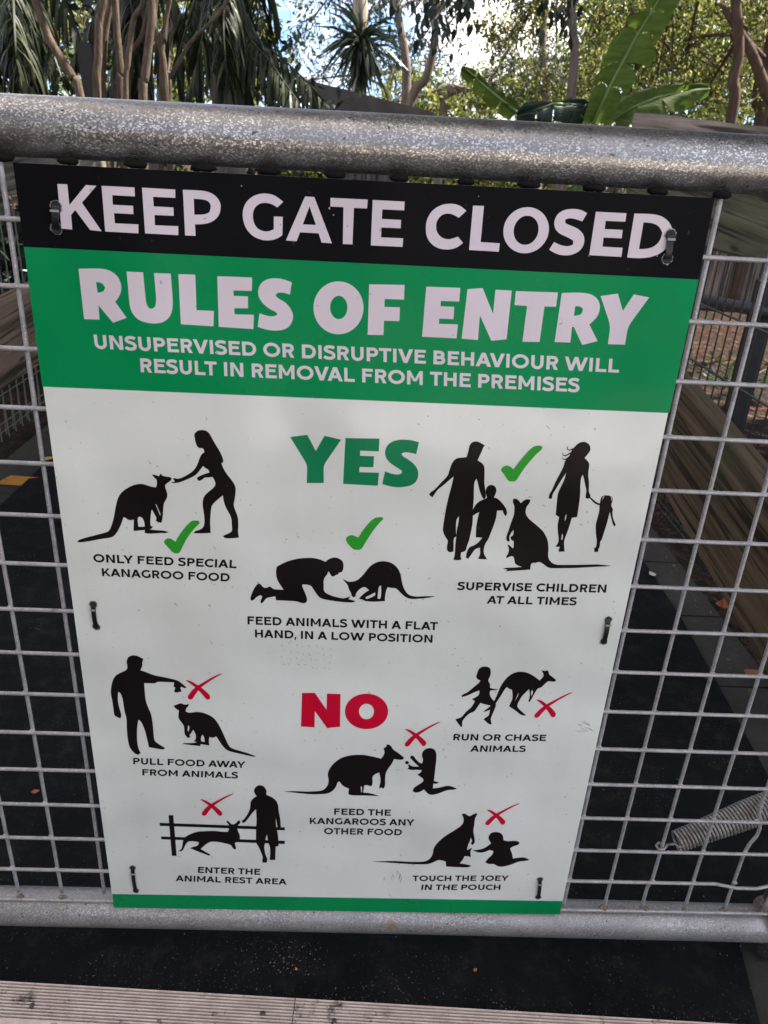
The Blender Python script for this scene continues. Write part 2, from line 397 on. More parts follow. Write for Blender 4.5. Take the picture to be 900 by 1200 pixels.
rf = thing('pen_fence', (1.29, 1.6, 0), 'timber rail fence with black wire netting on the right of the pen', 'fence')
b = MB(); board(b, 1.25, 1.30, .55, 2.24, TOP + .075, TOP + .212, .185, .315, 3); b.build('top_board', M['beam'], rf)
b = MB(); board(b, 1.235, 1.34, .55, 2.26, TOP + .120, TOP + .263, .044, .050, 6); b.build('cap_rail', M['greyrail'], rf)
b = MB(); board(b, 1.235, 1.30, .55, 3.0, TOP - .595, TOP - .245, .335, .26, 8); b.build('rail', M['rail'], rf)
for y in (.50, 2.95):
    b = MB(); post(b, 1.36, y, -.02, TOP + .0); b.build('post', M['rail'], rf)
b = MB(); rr = .0026
X = 1.318
y = .45
while y < 3.1:
    b.tube([(X, y, .0), (X, y, TOP + .05)], rr, 6); y += .0508
for z in (.03, .05, .2, .36, .52, .68, .84): b.tube([(X - .003, .45, z), (X - .003, 3.1, z)], rr * 1.25, 6)
b.build('bar_netting', M['black_steel'], rf)
b = MB(); X = 1.306
y = .2
while y < 3.2:                                          # diagonal netting low down
    for s_ in (1, -1):
        y0, z0, y1, z1 = y, .012, y + s_ * .42, .42
        b.tube([(X + .002 * s_, y0, z0), (X + .002 * s_, y1, z1)], .0013, 5)
    y += .085
b.build('diamond_netting', M['black_steel'], rf)

lf = thing('pen_fence', (-.93, 1.9, 0), 'timber rail fence with olive wire bars on the left of the pen', 'fence')
b = MB(); board(b, -.96, -.90, .9, 3.2, TOP + .17, TOP + .17, .285, .285, 5); b.build('top_board', M['greyrail'], lf)
b = MB(); board(b, -.965, -.895, .9, 3.2, TOP - .50, TOP - .38, .27, .262, 12); b.build('rail', M['rail_left'], lf)
for y in (1.0, 3.1):
    b = MB(); post(b, -1.03, y, -.02, TOP + .2); b.build('post', M['rail'], lf)
b = MB(); X = -.985; y = .9
while y < 3.3:
    b.tube([(X, y, .0), (X, y, TOP + .02)], .0028, 6); y += .062
for z in (.035, .065, .165, .19, .50, .80): b.tube([(X + .004, .9, z), (X + .004, 3.3, z)], .0022, 6)
y = .9
while y < 3.3:
    b.tube([(X + .02, y, .03), (X + .005, y + .075, .35)], .0022, 6); y += .062
b.build('bar_netting', M['olive_wire'], lf)

# ------------------------------------------------------------------ ridged aluminium nosing at the foot of the gate
alu = mat('ribbed_aluminium', rough=.45, metal=.0); t_ = NT(alu); oc = t_.co.outputs['Object']
c_ = t_.ramp(t_.noise(oc, 40, 6, .7), [(.3, (.60, .48, .42)), (.65, (.86, .72, .65))])
c_ = t_.mix(t_.ramp(t_.noise(t_.mapping((30, 160, 160)), 1, 6, .7), [(.58, g3(0)), (.74, g3(.7))]), c_, (.20, .13, .11))
c_ = t_.mix(t_.ramp(t_.noise(oc, 28, 7, .75), [(.575, g3(0)), (.66, g3(.95))]), c_, (.04, .028, .022))
t_.col(c_); t_.bump(t_.noise(oc, 400, 3), .3, .0006)
grime = mat('groove_grime', (.16, .10, .085), .9); t_ = NT(grime); t_.col(t_.ramp(t_.noise(t_.mapping((60, 300, 300)), 1, 5, .7), [(.35, (.035, .022, .018)), (.6, (.11, .065, .052)), (.78, (.30, .22, .20))]))
alud = mat('grimy_screw', (.10, .085, .075), .6, .4)
ang = math.atan2(-.030, .68)
def nosing(x0, x1, label):
    T = thing('stair_nosing', (x0, -.057 + (x0 + .13) * math.tan(ang), .004), label, 'metal strip', 'ridged metal strips along the step edge')
    T.rotation_euler = (0, 0, ang)
    Ln = (x1 - x0) / math.cos(ang); b = MB(); prof = []
    y = 0.0; prof.append((0, -.006)); prof.append((0, .0018)); 
    for i in range(11):
        y0 = -.0012 - i * .00415
        prof += [(y0, .0034), (y0 - .0017, .0034), (y0 - .0022, .0004), (y0 - .0036, .0004)]
    yb = -.0012 - 11 * .00415
    prof += [(yb, .0034), (yb - .010, .0038), (yb - .017, .0020), (yb - .020, -.004), (yb - .020, -.03), (yb - .0, -.03), (yb, -.006)]
    n = len(prof)
    b.add([(0, py, pz) for py, pz in prof] + [(Ln, py, pz) for py, pz in prof],
          [(i, i + n, (i + 1) % n + n, (i + 1) % n) for i in range(n)] + [tuple(range(n)), tuple(range(2*n - 1, n - 1, -1))])
    o = b.build('tread', alu, None); o.parent = T
    o.data.materials.append(grime)
    for k in range(11):
        for q_ in (3, 4): o.data.polygons[2 + 4 * k + q_ - 1].material_index = 1
    return T
def screw(T, x, y):
    b = MB(); b.tube([(x, y, .0012), (x, y, .0040)], [.0036, .0030], 16)
    b.tube([(x, y, .0012), (x, y, .0030)], .0054, 16, False)
    o = b.build('screw', alud, None, True); o.parent = T
n1 = nosing(-1.2, .262, 'longer ridged metal step strip, dirt spotted, left of the joint')
n2 = nosing(.2632, 1.4, 'ridged metal step strip right of the joint, under the sign')
screw(n1, 1.425, -.023); screw(n2, .053, -.027); screw(n1, 1.13, -.03)
# step riser / decking below the strip, towards the viewer
b = MB(); b.box((-1.5, -1.6, -.06), (1.7, .0595, -.012))
tag(b.build('landing', M['slab']), kind='structure')
b = MB(); b.box((.1, -7.5, -.06), (6.5, -1.61, -.012))    # unseen pale slab added to bounce sunlight onto the sign
pav = mat('pale_bounce_slab', (.5, .42, .32), .85); t_ = NT(pav); t_.col(t_.ramp(t_.noise(t_.co.outputs['Object'], 3, 7, .65), [(.3, (.40, .37, .335)), (.7, (.54, .50, .455))]))
tag(b.build('path', pav), kind='structure')

# ------------------------------------------------------------------ fallen leaves and scraps
def fallen(u, v, size, col, label, rot, zz=.006, curl=.25, Z=None):
    p = on_z(u, v, zz)
    b = MB(); n = 8; vs = []
    for i in range(n + 1):
        s_ = i / n; wv = .34 * math.sin(math.pi * min(.98, s_ ** .8 + .02)) * size
        x = (s_ - .5) * size; z = curl * size * (s_ - .5) ** 2 + .001
        vs += [(x, -wv, z + curl * wv * .5), (x, 0, z), (x, wv, z + curl * wv * .5)]
    fs = []
    for i in range(n):
        a = i * 3; fs += [(a, a+3, a+4, a+1), (a+1, a+4, a+5, a+2)]
    b.add(vs, fs)
    o = b.build('fallen_leaf', mat('dry_leaf', col, .7)); o.location = p; o.rotation_euler = (0, 0, rot)
    return tag(o, label, 'leaf', 'fallen leaves')
fallen(847, 712, .055, (.36, .12, .045), 'curled orange leaf caught in the netting foot on the right', 1.2, .05, .9)
fallen(882, 792, .05, (.30, .12, .06), 'brown orange leaf on the floor below the orange netting leaf', .4, .012, .8)
fallen(764, 673, .028, (.55, .52, .47), 'small pale leaf on the black mat right of the sign', 1.7)
fallen(42, 928, .014, (.35, .09, .04), 'tiny red brown leaf on the mat behind the lower left mesh', .4)
fallen(557, 1137, .007, (.45, .12, .05), 'tiny orange leaf on the black mat below the bottom rail', .8, .001)
fallen(347, 1136, .005, (.5, .3, .12), 'tiny tan leaf on the mat under the gate centre', 2.0, .001)
fallen(56, 538, .05, (.5, .33, .05), 'yellow leaf beside the mat edge behind the left mesh', .9, .004, .3)
b = MB(); p = on_z(20, 563, .003); b.hexa([(p.x - .055, p.y - .03, .0), (p.x + .045, p.y - .035, .0), (p.x + .06, p.y + .03, .0), (p.x - .035, p.y + .035, .0),
        (p.x - .055, p.y - .03, .0035), (p.x + .045, p.y - .035, .002), (p.x + .06, p.y + .03, .004), (p.x - .035, p.y + .035, .005)])
tag(b.build('food_wrapper', mat('orange_wrapper', (.46, .20, .03), .5)), 'flat orange wrapper lying on the floor beside the left fence', 'wrapper')
random.seed(11)
b = MB()
for i in range(620):                                    # grit trodden along the step edge and under the rail
    if i < 330: x = random.uniform(-.5, 1.0); y = -.055 + (x + .13) * math.tan(ang) + abs(random.gauss(0, .012)) + .001
    elif i < 480: x = random.gauss(.25, .028); y = random.uniform(-.04, .01)
    else: x = random.uniform(-.7, 1.0); y = random.uniform(-.05, .05)
    s_ = random.choice((.0006, .0008, .001, .0014)); a = random.random() * 3
    c, s2 = math.cos(a) * s_, math.sin(a) * s_; z = .0008
    b.add([(x - c, y - s2, z), (x + s2*.5, y - c*.5, z), (x + c, y + s2, z), (x - s2*.5, y + c*.5, z), (x, y, z + s_*.7)], [(0,1,4),(1,2,4),(2,3,4),(3,0,4)])
gm = mat('grit', (.16, .13, .09), .9); t_ = NT(gm); gi = t_.n('ShaderNodeNewGeometry')
t_.col(t_.ramp(gi.outputs['Random Per Island'], [(0, (.05, .04, .03)), (.6, (.14, .11, .075)), (1, (.34, .29, .2))]))
tag(b.build('grit', gm), 'fine sandy grit scattered on the mat beside the metal strip', 'grit', kind='stuff')

# unseen timber wall added left of the viewer: it keeps light off the left of the sign
tw = thing('added_shade_wall', (-.70, -1.1, -.012), 'added unseen dark timber wall left of the gate', 'wall')
for k in range(9):
    b = MB(); b.box((-.72, -1.95 + k * .19, -.012), (-.695, -1.95 + k * .19 + .185, 2.15 + .006 * (k % 2))); b.build('plank', M['rail'], tw)
b = MB(); b.box((-.76, -1.95, .4), (-.7205, -.245, .49)); b.box((-.76, -1.95, 1.7), (-.7205, -.245, 1.79)); b.build('batten', M['rail'], tw)

rng2 = random.Random(19); b = MB()
for i in range(520):
    side_ = rng2.random()
    if side_ < .45: x, y = 1.24 - abs(rng2.gauss(0, .035)), rng2.uniform(.1, 2.6)
    elif side_ < .85: x, y = -.885 + abs(rng2.gauss(0, .04)), rng2.uniform(.3, 3.0)
    else: x, y = rng2.uniform(-.9, 1.25), rng2.uniform(.1, 2.8)
    s_ = rng2.uniform(.003, .010); a = rng2.random() * 6.3; d1 = Vector((math.cos(a), math.sin(a), rng2.uniform(-.2, .5))) * s_; d2 = Vector((-math.sin(a), math.cos(a), rng2.uniform(-.3, .4))) * s_ * rng2.uniform(.15, .5)
    c = Vector((x, y, .006 + rng2.random() * .008)); b.add([c - d1, c - d2, c + d1, c + d2], [(0, 1, 2, 3)])
lm_ = mat('dry_scraps', (.1, .07, .04), .9); t_ = NT(lm_); gi = t_.n('ShaderNodeNewGeometry')
t_.col(t_.ramp(gi.outputs['Random Per Island'], [(0, (.03, .02, .014)), (.5, (.09, .06, .035)), (.8, (.12, .085, .055)), (1, (.20, .165, .12))]))
tag(b.build('leaf_scraps', lm_), 'dry leaf scraps and twigs along the foot of the pen fences', 'leaf litter', kind='stuff')
# ------------------------------------------------------------------ the sign
YS = -.0096                                             # front face of the sign panel
sign = thing('rules_sign', (.315, -.007, .09), 'white rules sign with black and green header and kangaroo figures, tied to the gate', 'sign')
def sp3(u, v, lift): 
    p = on_y(u, v, YS - lift); return (p.x, p.y, p.z)
def quad_slab(name, px, lift, thick, material, r=0):
    """a thin sheet whose outline (photo pixels) lies on the sign plane"""
    fr = [Vector(on_y(u, v, YS)) for u, v in px]
    pts = []
    n0 = len(fr)
    for i in range(n0):
        p, a, c = fr[i], fr[i-1], fr[(i+1) % n0]
        if r:
            d1, d2 = (a - p).normalized() * r, (c - p).normalized() * r
            for k in range(6):
                t = k / 5; pts.append((p + d1) * (1-t)**2 + p * 2*t*(1-t) + (p + d2) * t*t)
        else: pts.append(p)
    n = len(pts); b = MB()
    b.add([(p.x, YS - lift, p.z) for p in pts] + [(p.x, YS - lift + thick, p.z) for p in pts],
          [tuple(range(n)), tuple(range(2*n - 1, n - 1, -1))] + [((i+1) % n, i, n + i, n + (i+1) % n) for i in range(n)])
    return b.build(name, material, sign)
TL, TR, BR, BL = (15, 190.3), (837.5, 232), (656, 1071.5), (133.3, 1063.5)
k1, k2 = (28, 289.2), (818.6, 327.6)
g1, g2 = (49.6, 453), (784.2, 484)
w1, w2 = (131.4, 1047.6), (659.2, 1056)
def gbow(a, c, n=1): return [a, c]
quad_slab('panel', [TL, TR, BR, BL], 0, .003, M['vinyl_white'], .004)
quad_slab('header_band', [TL, TR, k2, k1], .00012, .0001, M['vinyl_black'])
quad_slab('green_band', [k1, k2, g2, g1], .00012, .0001, M['vinyl_green'])
quad_slab('base_band', [w1, w2, BR, BL], .00012, .0001, M['vinyl_green'])

def smooth(pts, it=2, lim=62):
    for _ in range(it):
        n = len(pts); out = []
        for i in range(n):
            p, a, c = Vector(pts[i]), Vector(pts[i-1]), Vector(pts[(i+1) % n])
            d1, d2 = p - a, c - p
            if d1.length < 1e-6 or d2.length < 1e-6: continue
            if math.degrees(d1.angle(d2)) > lim: out.append(tuple(p))
            else:
                t1 = min(.25, 12 / max(d1.length, 1e-3)); t2 = min(.25, 12 / max(d2.length, 1e-3))
                out.append(tuple(p - d1 * t1)); out.append(tuple(p + d2 * t2))
        pts = out
    return pts
def printed_shape(b, rings, lift):
    """fill an outline (with holes) given in photo pixels, as a sheet on the sign"""
    r3 = [[Vector((u, -v, 0)) for u, v in r] for r in rings]
    tri = tessellate_polygon(r3); flat = [p for r in rings for p in r]
    vs = [sp3(u, v, lift) for u, v in flat]; fs = []
    for t in tri:
        a, c, d = (flat[i] for i in t)
        cr = (c[0]-a[0])*(d[1]-a[1]) - (c[1]-a[1])*(d[0]-a[0])
        fs.append(tuple(t) if cr < 0 else (t[0], t[2], t[1]))
    b.add(vs, fs)
def px(org, s, pts): return [(org[0] + x / s, org[1] + y / s) for x, y in pts]
def ell(cx, cy, rx, ry, n=56, sk=0): return [(cx + rx*math.cos(2*math.pi*i/n) + sk*math.sin(2*math.pi*i/n), cy + ry*math.sin(2*math.pi*i/n)) for i in range(n)]
def P_(s): 
    v = [float(x) for x in s.replace('(', ' ').replace(')', ' ').replace(',', ' ').split()]
    return list(zip(v[::2], v[1::2]))

# --- headings: outlines of each letter
def letters(name, material, org, s, glyphs, lift, b=None, it=2, lim=40):
    own = b is None; b = b or MB()
    for gl in glyphs:
        printed_shape(b, [px(org, s, smooth(r, it, lim) if len(r) < 50 else r) for r in gl], lift)
    return b
HB = MB()
letters('', None, (50, 205), 4.09, [
 [P_('70 43 118 45 128 145 207 48 258 52 188 133 283 270 228 264 156 168 136 192 142 262 90 257')],
 [P_('282 52 440 60 442 103 334 97 336 143 433 148 435 188 342 183 346 232 459 237 459 280 300 271')],
 [P_('476 61 635 70 636 110 529 105 532 151 627 156 628 196 536 192 538 241 650 246 650 289 491 280')],
 [P_('672 71 750 74 790 79 825 96 848 124 855 152 848 188 828 215 795 232 755 237 730 236 733 292 683 290'), P_('724 114 768 117 792 124 805 140 806 160 798 180 778 190 727 191')]], .00022, HB)
letters('', None, (270, 215), 4.09, [
 [P_('253 88 225 115 200 99 165 91 135 98 113 120 106 155 113 193 133 220 165 231 190 228 208 219 208 158 251 160 249 248 222 266 185 274 148 271 105 252 73 215 58 165 60 120 80 82 115 56 160 46 212 55')],
 [P_('358 62 402 65 487 287 437 283 423 239 334 234 317 277 266 273'), P_('379 110 410 199 347 196')],
 [P_('480 69 658 77 655 120 592 117 585 292 539 290 542 114 479 110')],
 [P_('682 79 835 87 833 129 728 124 726 170 818 175 816 215 724 211 722 258 828 263 825 304 673 297')]], .00022, HB)
letters('', None, (485, 225), 2.8125, [
 [P_('173 62 148 85 130 74 110 70 90 76 76 94 72 115 78 138 95 153 118 157 145 147 162 168 140 185 110 191 75 185 48 162 38 130 42 90 62 58 95 40 130 38 155 46')],
 [P_('195 45 231 46 220 165 283 169 280 197 182 191')],
 [ell(370, 126, 75, 76, sk=-5), ell(370, 126, 41, 48, sk=-4)],
 [P_('571 70 555 97 530 88 510 86 498 92 500 103 515 110 542 121 560 140 563 165 552 190 527 206 500 210 470 205 446 190 462 165 485 176 508 180 525 173 525 160 505 148 480 138 464 120 462 95 475 70 500 57 530 55 555 60')],
 [P_('600 65 701 70 697 98 632 95 629 122 688 125 685 153 625 150 622 180 688 184 684 214 578 208')],
 [P_('727 71 785 72 820 80 845 102 855 132 848 166 825 195 790 213 750 219 703 216'), P_('757 100 786 102 808 112 819 134 812 160 793 180 766 188 742 188')]], .00022, HB)
tag(HB.build('heading_lettering', M['vinyl_letter'], sign), 'large pale letters reading KEEP GATE CLOSED')
TB = MB()
letters('', None, (80, 305), 3.3333, [
 [P_('40 33 120 32 148 35 172 45 192 62 204 84 208 110 204 130 195 148 183 162 228 225 175 244 118 176 122 232 62 230'), P_('108 85 124 86 138 95 144 107 138 121 124 126 115 127')],
 [P_('228 44 292 47 302 150 306 174 316 188 328 190 340 180 344 155 335 50 400 52 409 165 405 205 388 232 358 247 318 247 278 236 252 212 240 180')],
 [P_('430 54 496 56 501 195 569 198 567 258 440 250')],
 [P_('582 62 718 67 717 120 645 118 646 139 702 141 702 188 648 187 650 211 725 213 723 269 588 260')],
 [P_('873 86 866 134 840 126 818 127 809 136 818 148 850 165 873 195 880 222 870 252 848 270 815 276 775 272 740 260 747 207 775 217 803 220 817 212 812 202 785 190 757 166 742 140 742 112 753 88 777 73 812 69 845 75')]], .00022, TB)
letters('', None, (350, 315), 6, [[ell(280, 274, 176, 186), ell(282, 272, 61, 82)],
 [P_('496 109 745 113 740 217 605 212 603 268 712 270 708 368 600 365 596 466 485 464')]], .00022, TB)
letters('', None, (485, 325), 3.1034, [
 [P_('45 34 169 38 165 88 98 86 97 105 147 107 144 152 92 150 91 169 160 171 155 222 30 216')],
 [P_('195 43 250 39 288 133 297 45 356 48 337 225 282 231 240 138 233 228 174 223')],
 [P_('371 50 524 55 517 107 475 106 457 235 395 234 412 104 366 101')],
 [P_('538 57 590 55 630 57 655 66 674 86 678 115 667 145 638 172 668 232 612 246 582 180 575 180 569 237 512 235'), P_('587 105 604 105 615 114 613 128 602 138 582 140')],
 [P_('679 68 742 59 760 122 800 62 856 73 778 180 768 245 706 243 715 175')]], .00022, TB)
tag(TB.build('title_lettering', M['vinyl_letter'], sign), 'heavy pale letters reading RULES OF ENTRY')
b = letters('', None, (335, 495), 5.294, [[P_('27 91 133 77 186 178 240 83 343 107 234 266 235 376 130 376 133 264')],
 [P_('370 97 581 101 577 180 461 175 460 207 547 210 543 278 457 276 455 309 578 313 570 393 355 381')],
 [P_('826 123 809 197 770 187 735 184 717 194 724 210 760 230 800 262 821 297 822 335 808 370 775 393 710 404 650 398 598 382 615 304 660 320 700 325 721 313 718 298 690 280 642 249 618 215 614 175 630 140 665 115 715 106 775 109')]], .00022)
tag(b.build('answer_lettering', M['vinyl_yes'], sign), 'green letters reading YES')
b = letters('', None, (345, 795), 7.5, [[P_('67 128 180 127 282 275 287 134 405 137 402 425 288 437 180 288 177 430 58 423')],
 [ell(634, 290, 190, 156), ell(634, 291, 66, 68)]], .00022)
tag(b.build('answer_lettering', M['vinyl_red'], sign), 'red letters reading NO')

# --- captions: a stroke alphabet of geometric capitals
def stroke(path, w_):
    n = len(path); L, Rr = [], []
    for i, p in enumerate(path):
        p = Vector(p); a = Vector(path[max(i-1, 0)]); c = Vector(path[min(i+1, n-1)])
        d1 = (p - a).normalized() if i else (c - p).normalized(); d2 = (c - p).normalized() if i < n-1 else d1
        nn = Vector((-(d1 + d2).y, (d1 + d2).x)).normalized()
        k = w_ / 2 / max(.35, nn.dot(Vector((-d1.y, d1.x)))); L.append(p + nn * k); Rr.append(p - nn * k)
    return [[tuple(L[i]), tuple(Rr[i]), tuple(Rr[i+1]), tuple(L[i+1])] for i in range(n - 1)]
def arc(cx, cy, rx, ry, a0, a1, n=18): return [(cx + rx*math.cos(R(a0 + (a1-a0)*i/n)), cy + ry*math.sin(R(a0 + (a1-a0)*i/n))) for i in range(n+1)]
def diag(x0, y0, x1, y1, hw): return [[(x0-hw, y0), (x0+hw, y0), (x1+hw, y1), (x1-hw, y1)]]
def rect(x0, y0, x1, y1): return [[(x0, y0), (x1, y0), (x1, y1), (x0, y1)]]
def crv(pts, n=6):
    out = []; q = [pts[0]] + list(pts) + [pts[-1]]
    for i in range(1, len(q) - 2):
        for k in range(n):
            t = k / n; f = lambda j: .5*((2*q[i][j]) + (q[i+1][j]-q[i-1][j])*t + (2*q[i-1][j]-5*q[i][j]+4*q[i+1][j]-q[i+2][j])*t*t + (3*q[i][j]-q[i-1][j]-3*q[i+1][j]+q[i+2][j])*t**3)
            out.append((f(0), f(1)))
    return out + [pts[-1]]
def glyph(ch, w):
    h = w / 2; sb = .105; o = .012
    d = w * .57                                        # half horizontal width of diagonals
    if ch == ' ': return .36, []
    if ch == 'I': return w + 2*sb, [rect(sb, 0, sb + w, 1)]
    if ch == 'A': W = 1.03; return W, [diag(d, 0, W/2, 1, d), diag(W - d, 0, W/2, 1, d), rect(.27, .21, W - .27, .21 + w*.92)]
    if ch in 'EF':
        W = .74 if ch == 'E' else .72; p = [rect(sb, 0, sb + w, 1), rect(sb + w, 1 - w*.95, sb + W, 1), rect(sb + w, .425, sb + W - .08, .425 + w*.92)]
        if ch == 'E': p.append(rect(sb + w, 0, sb + W + .01, w*.95)); p[2] = rect(sb + w, .44, sb + W - .08, .44 + w*.9)
        return sb + W + .05, p
    if ch == 'L': return sb + .75, [rect(sb, 0, sb + w, 1), rect(sb + w, 0, sb + .71, w*.95)]
    if ch == 'T': W = .86; return W, [rect(.02, 1 - w*.95, W - .02, 1), rect(W/2 - h, 0, W/2 + h, 1 - w*.95)]
    if ch == 'H': W = .86; return W + 2*sb, [rect(sb, 0, sb + w, 1), rect(sb + W - w, 0, sb + W, 1), rect(sb + w, .5 - h*.95, sb + W - w, .5 + h*.95)]
    if ch == 'N': W = .88; return W + 2*sb, [rect(sb, 0, sb + w, 1), rect(sb + W - w, 0, sb + W, 1), [[(sb + w*.2, 1), (sb + w*1.15, 1), (sb + W - w*.2, 0), (sb + W - w*1.15, 0)][::-1]]]
    if ch == 'M': W = 1.06; return W + 2*sb, [rect(sb, 0, sb + w, 1), rect(sb + W - w, 0, sb + W, 1), [[(sb + W/2 - w*.45, .24), (sb + W/2 + w*.45, .24), (sb + w*.95, 1), (sb + w*.05, 1)]], [[(sb + W/2 - w*.45, .24), (sb + W/2 + w*.45, .24), (sb + W - w*.05, 1), (sb + W - w*.95, 1)]]]
    if ch == 'V': W = 1.0; return W, [diag(W/2, 0, d, 1, d), diag(W/2, 0, W - d, 1, d)]
    if ch == 'W': W = 1.56; q = W*.295; return W, [diag(q, 0, d, 1, d*.95), diag(q, 0, W/2, 1, d*.95), diag(W - q, 0, W/2, 1, d*.95), diag(W - q, 0, W - d, 1, d*.95)]
    if ch == 'Y': W = .94; return W, [rect(W/2 - h, 0, W/2 + h, .42), [[(W/2 - h, .36), (W/2 + h, .36), (d*1.9, 1), (-.02, 1)]], [[(W/2 - h, .36), (W/2 + h, .36), (W + .02, 1), (W - d*1.9, 1)]]]
    if ch == 'K': return .98, [rect(sb, 0, sb + w, 1), [[(sb + w*.9, .24), (sb + w*.9, .50), (.69, 1), (.94, 1)][::-1]], [[(.72, 0), (.98, 0), (.55, .60), (.41, .44)]]]
    if ch == 'D':
        W = .93; r = .5 - h
        return sb + W + .06, [rect(sb, 0, sb + w, 1), stroke([(sb + w, h), (sb + .40, h)] + arc(sb + W - r - h, .5, r, r, -90, 90, 20) + [(sb + .40, 1 - h), (sb + w, 1 - h)], w)]
    if ch == 'P' or ch == 'R':
        W = .76; yb = .34 if ch == 'P' else .36; r = (1 - yb - w) / 2 + .0; yc = (1 + yb) / 2; r = (1 - yb) / 2 - h
        p = [rect(sb, 0, sb + w, 1), stroke([(sb + w, yb + h)] + arc(sb + W - r - h, yc, r, r, -90, 90, 16) + [(sb + w, 1 - h)], w)]
        yb2 = yb
        if ch == 'R': p.append([[(sb + W - .235, 0), (sb + W + .02, 0), (sb + W - .20, yb + .06), (sb + W - .42, yb + .06)]])
        return sb + W + (.04 if ch == 'P' else .07), p
    if ch == 'B':
        W = .78; ym = .51; r1 = (1 - ym + h*.9) / 2 - h; r2 = (ym + h*.9) / 2 - h
        return sb + W + .07, [rect(sb, 0, sb + w, 1), stroke([(sb + w, 1 - h)] + arc(sb + W - .05 - r1 - h, 1 - h - r1, r1, r1, 90, -90, 14) + [(sb + w, 1 - h - 2*r1)], w), stroke([(sb + w, h)] + arc(sb + W - r2 - h, h + r2, r2, r2, -90, 90, 14) + [(sb + w, h + 2*r2)], w)]
    if ch == 'U': W = .82; r = W/2 - h; return W + 2*sb - .01, [stroke([(sb + h, 1)] + arc(sb + W/2, r*.98 + h - o, r, r, 180, 360, 20) + [(sb + W - h, 1)], w)]
    if ch == 'O': W = 1.13; return W + .10, [stroke(arc(.05 + W/2, .5, W/2 - h, .5 - h + o, 0, 360, 40), w)]
    if ch == 'C': W = 1.10; return .97, [stroke(arc(.05 + W/2, .5, W/2 - h, .5 - h + o, 47, 313, 30), w)]
    if ch == 'G': W = 1.10; return 1.06, [stroke(arc(.05 + W/2, .5, W/2 - h, .5 - h + o, 47, 322, 30), w), rect(1.0 - w, .11, 1.0, .52)]
    if ch == 'S': return .83, [stroke(crv([(.73, .83), (.58, .905), (.41, .915), (.23, .87), (.15, .745), (.22, .62), (.42, .54), (.61, .46), (.69, .33), (.66, .175), (.5, .09), (.33, .085), (.19, .115), (.055, .195)]), w)]
    if ch == 'J': return .70, [stroke([(.17, 1 - h*.95), (.60 - w, 1 - h*.95)], w*.95), stroke([(.60 - h, 1), (.60 - h, .31)] + arc(.335, .31, .265 - h, .31 - h + o, 0, -140, 14)[1:], w)]
    if ch == ',': return .27, [[[(.05, -.18), (.15, -.18), (.23, .10), (.23, w*1.05), (.07, w*1.05), (.06, .02)]]]
    return .5, [rect(.1, 0, .4, 1)]
def ccw(p):
    a = sum(p[i][0]*p[(i+1) % len(p)][1] - p[(i+1) % len(p)][0]*p[i][1] for i in range(len(p)))
    return p if a > 0 else p[::-1]
def line(b, text, tl, tr, bl, br, w, lift0):
    x = 0; items = []
    for i, ch in enumerate(text):
        gw, polys = glyph(ch, w)
        if i and text[i-1] + ch in ('AV', 'VA', 'AW', 'WA', 'AY', 'LT', 'AT', 'TA', 'LY', 'FA', 'PA'): x -= .10
        items.append((x, polys)); x += gw
    first = min(p[0] for g_ in items[0][1] for q in g_ for p in q); 
    last = items[-1][0] + max(p[0] for g_ in items[-1][1] for q in g_ for p in q)
    for x0, polys in items:
        for k, grp in enumerate(polys):
            for q in grp:
                pts = []
                for X, Y in ccw(q):
                    u = (X + x0 - first) / (last - first)
                    bx = bl[0] + (br[0]-bl[0])*u; by = bl[1] + (br[1]-bl[1])*u
                    tx = tl[0] + (tr[0]-tl[0])*u; ty = tl[1] + (tr[1]-tl[1])*u
                    pts.append(sp3(bx + (tx-bx)*Y, by + (ty-by)*Y, lift0 + k * .00003))
                b.add(pts, [tuple(range(len(pts)))])
def caption(name, material, w, rows, label, lift=.00022):
    b = MB()
    for text, c in rows: line(b, text, c[0:2], c[2:4], c[4:6], c[6:8], w, lift)
    return tag(b.build(name, material, sign), label)
caption('subtitle_lettering', M['vinyl_letter'], .222, [
 ('UNSUPERVISED OR DISRUPTIVE BEHAVIOUR WILL', (109.6, 392.1, 726.5, 420.8, 111.4, 408.5, 725.2, 436.8)),
 ('RESULT IN REMOVAL FROM THE PREMISES', (164, 419.8, 679.6, 443.5, 165.1, 436.2, 678.8, 459.6))],
 'two lines of pale letters under the title')
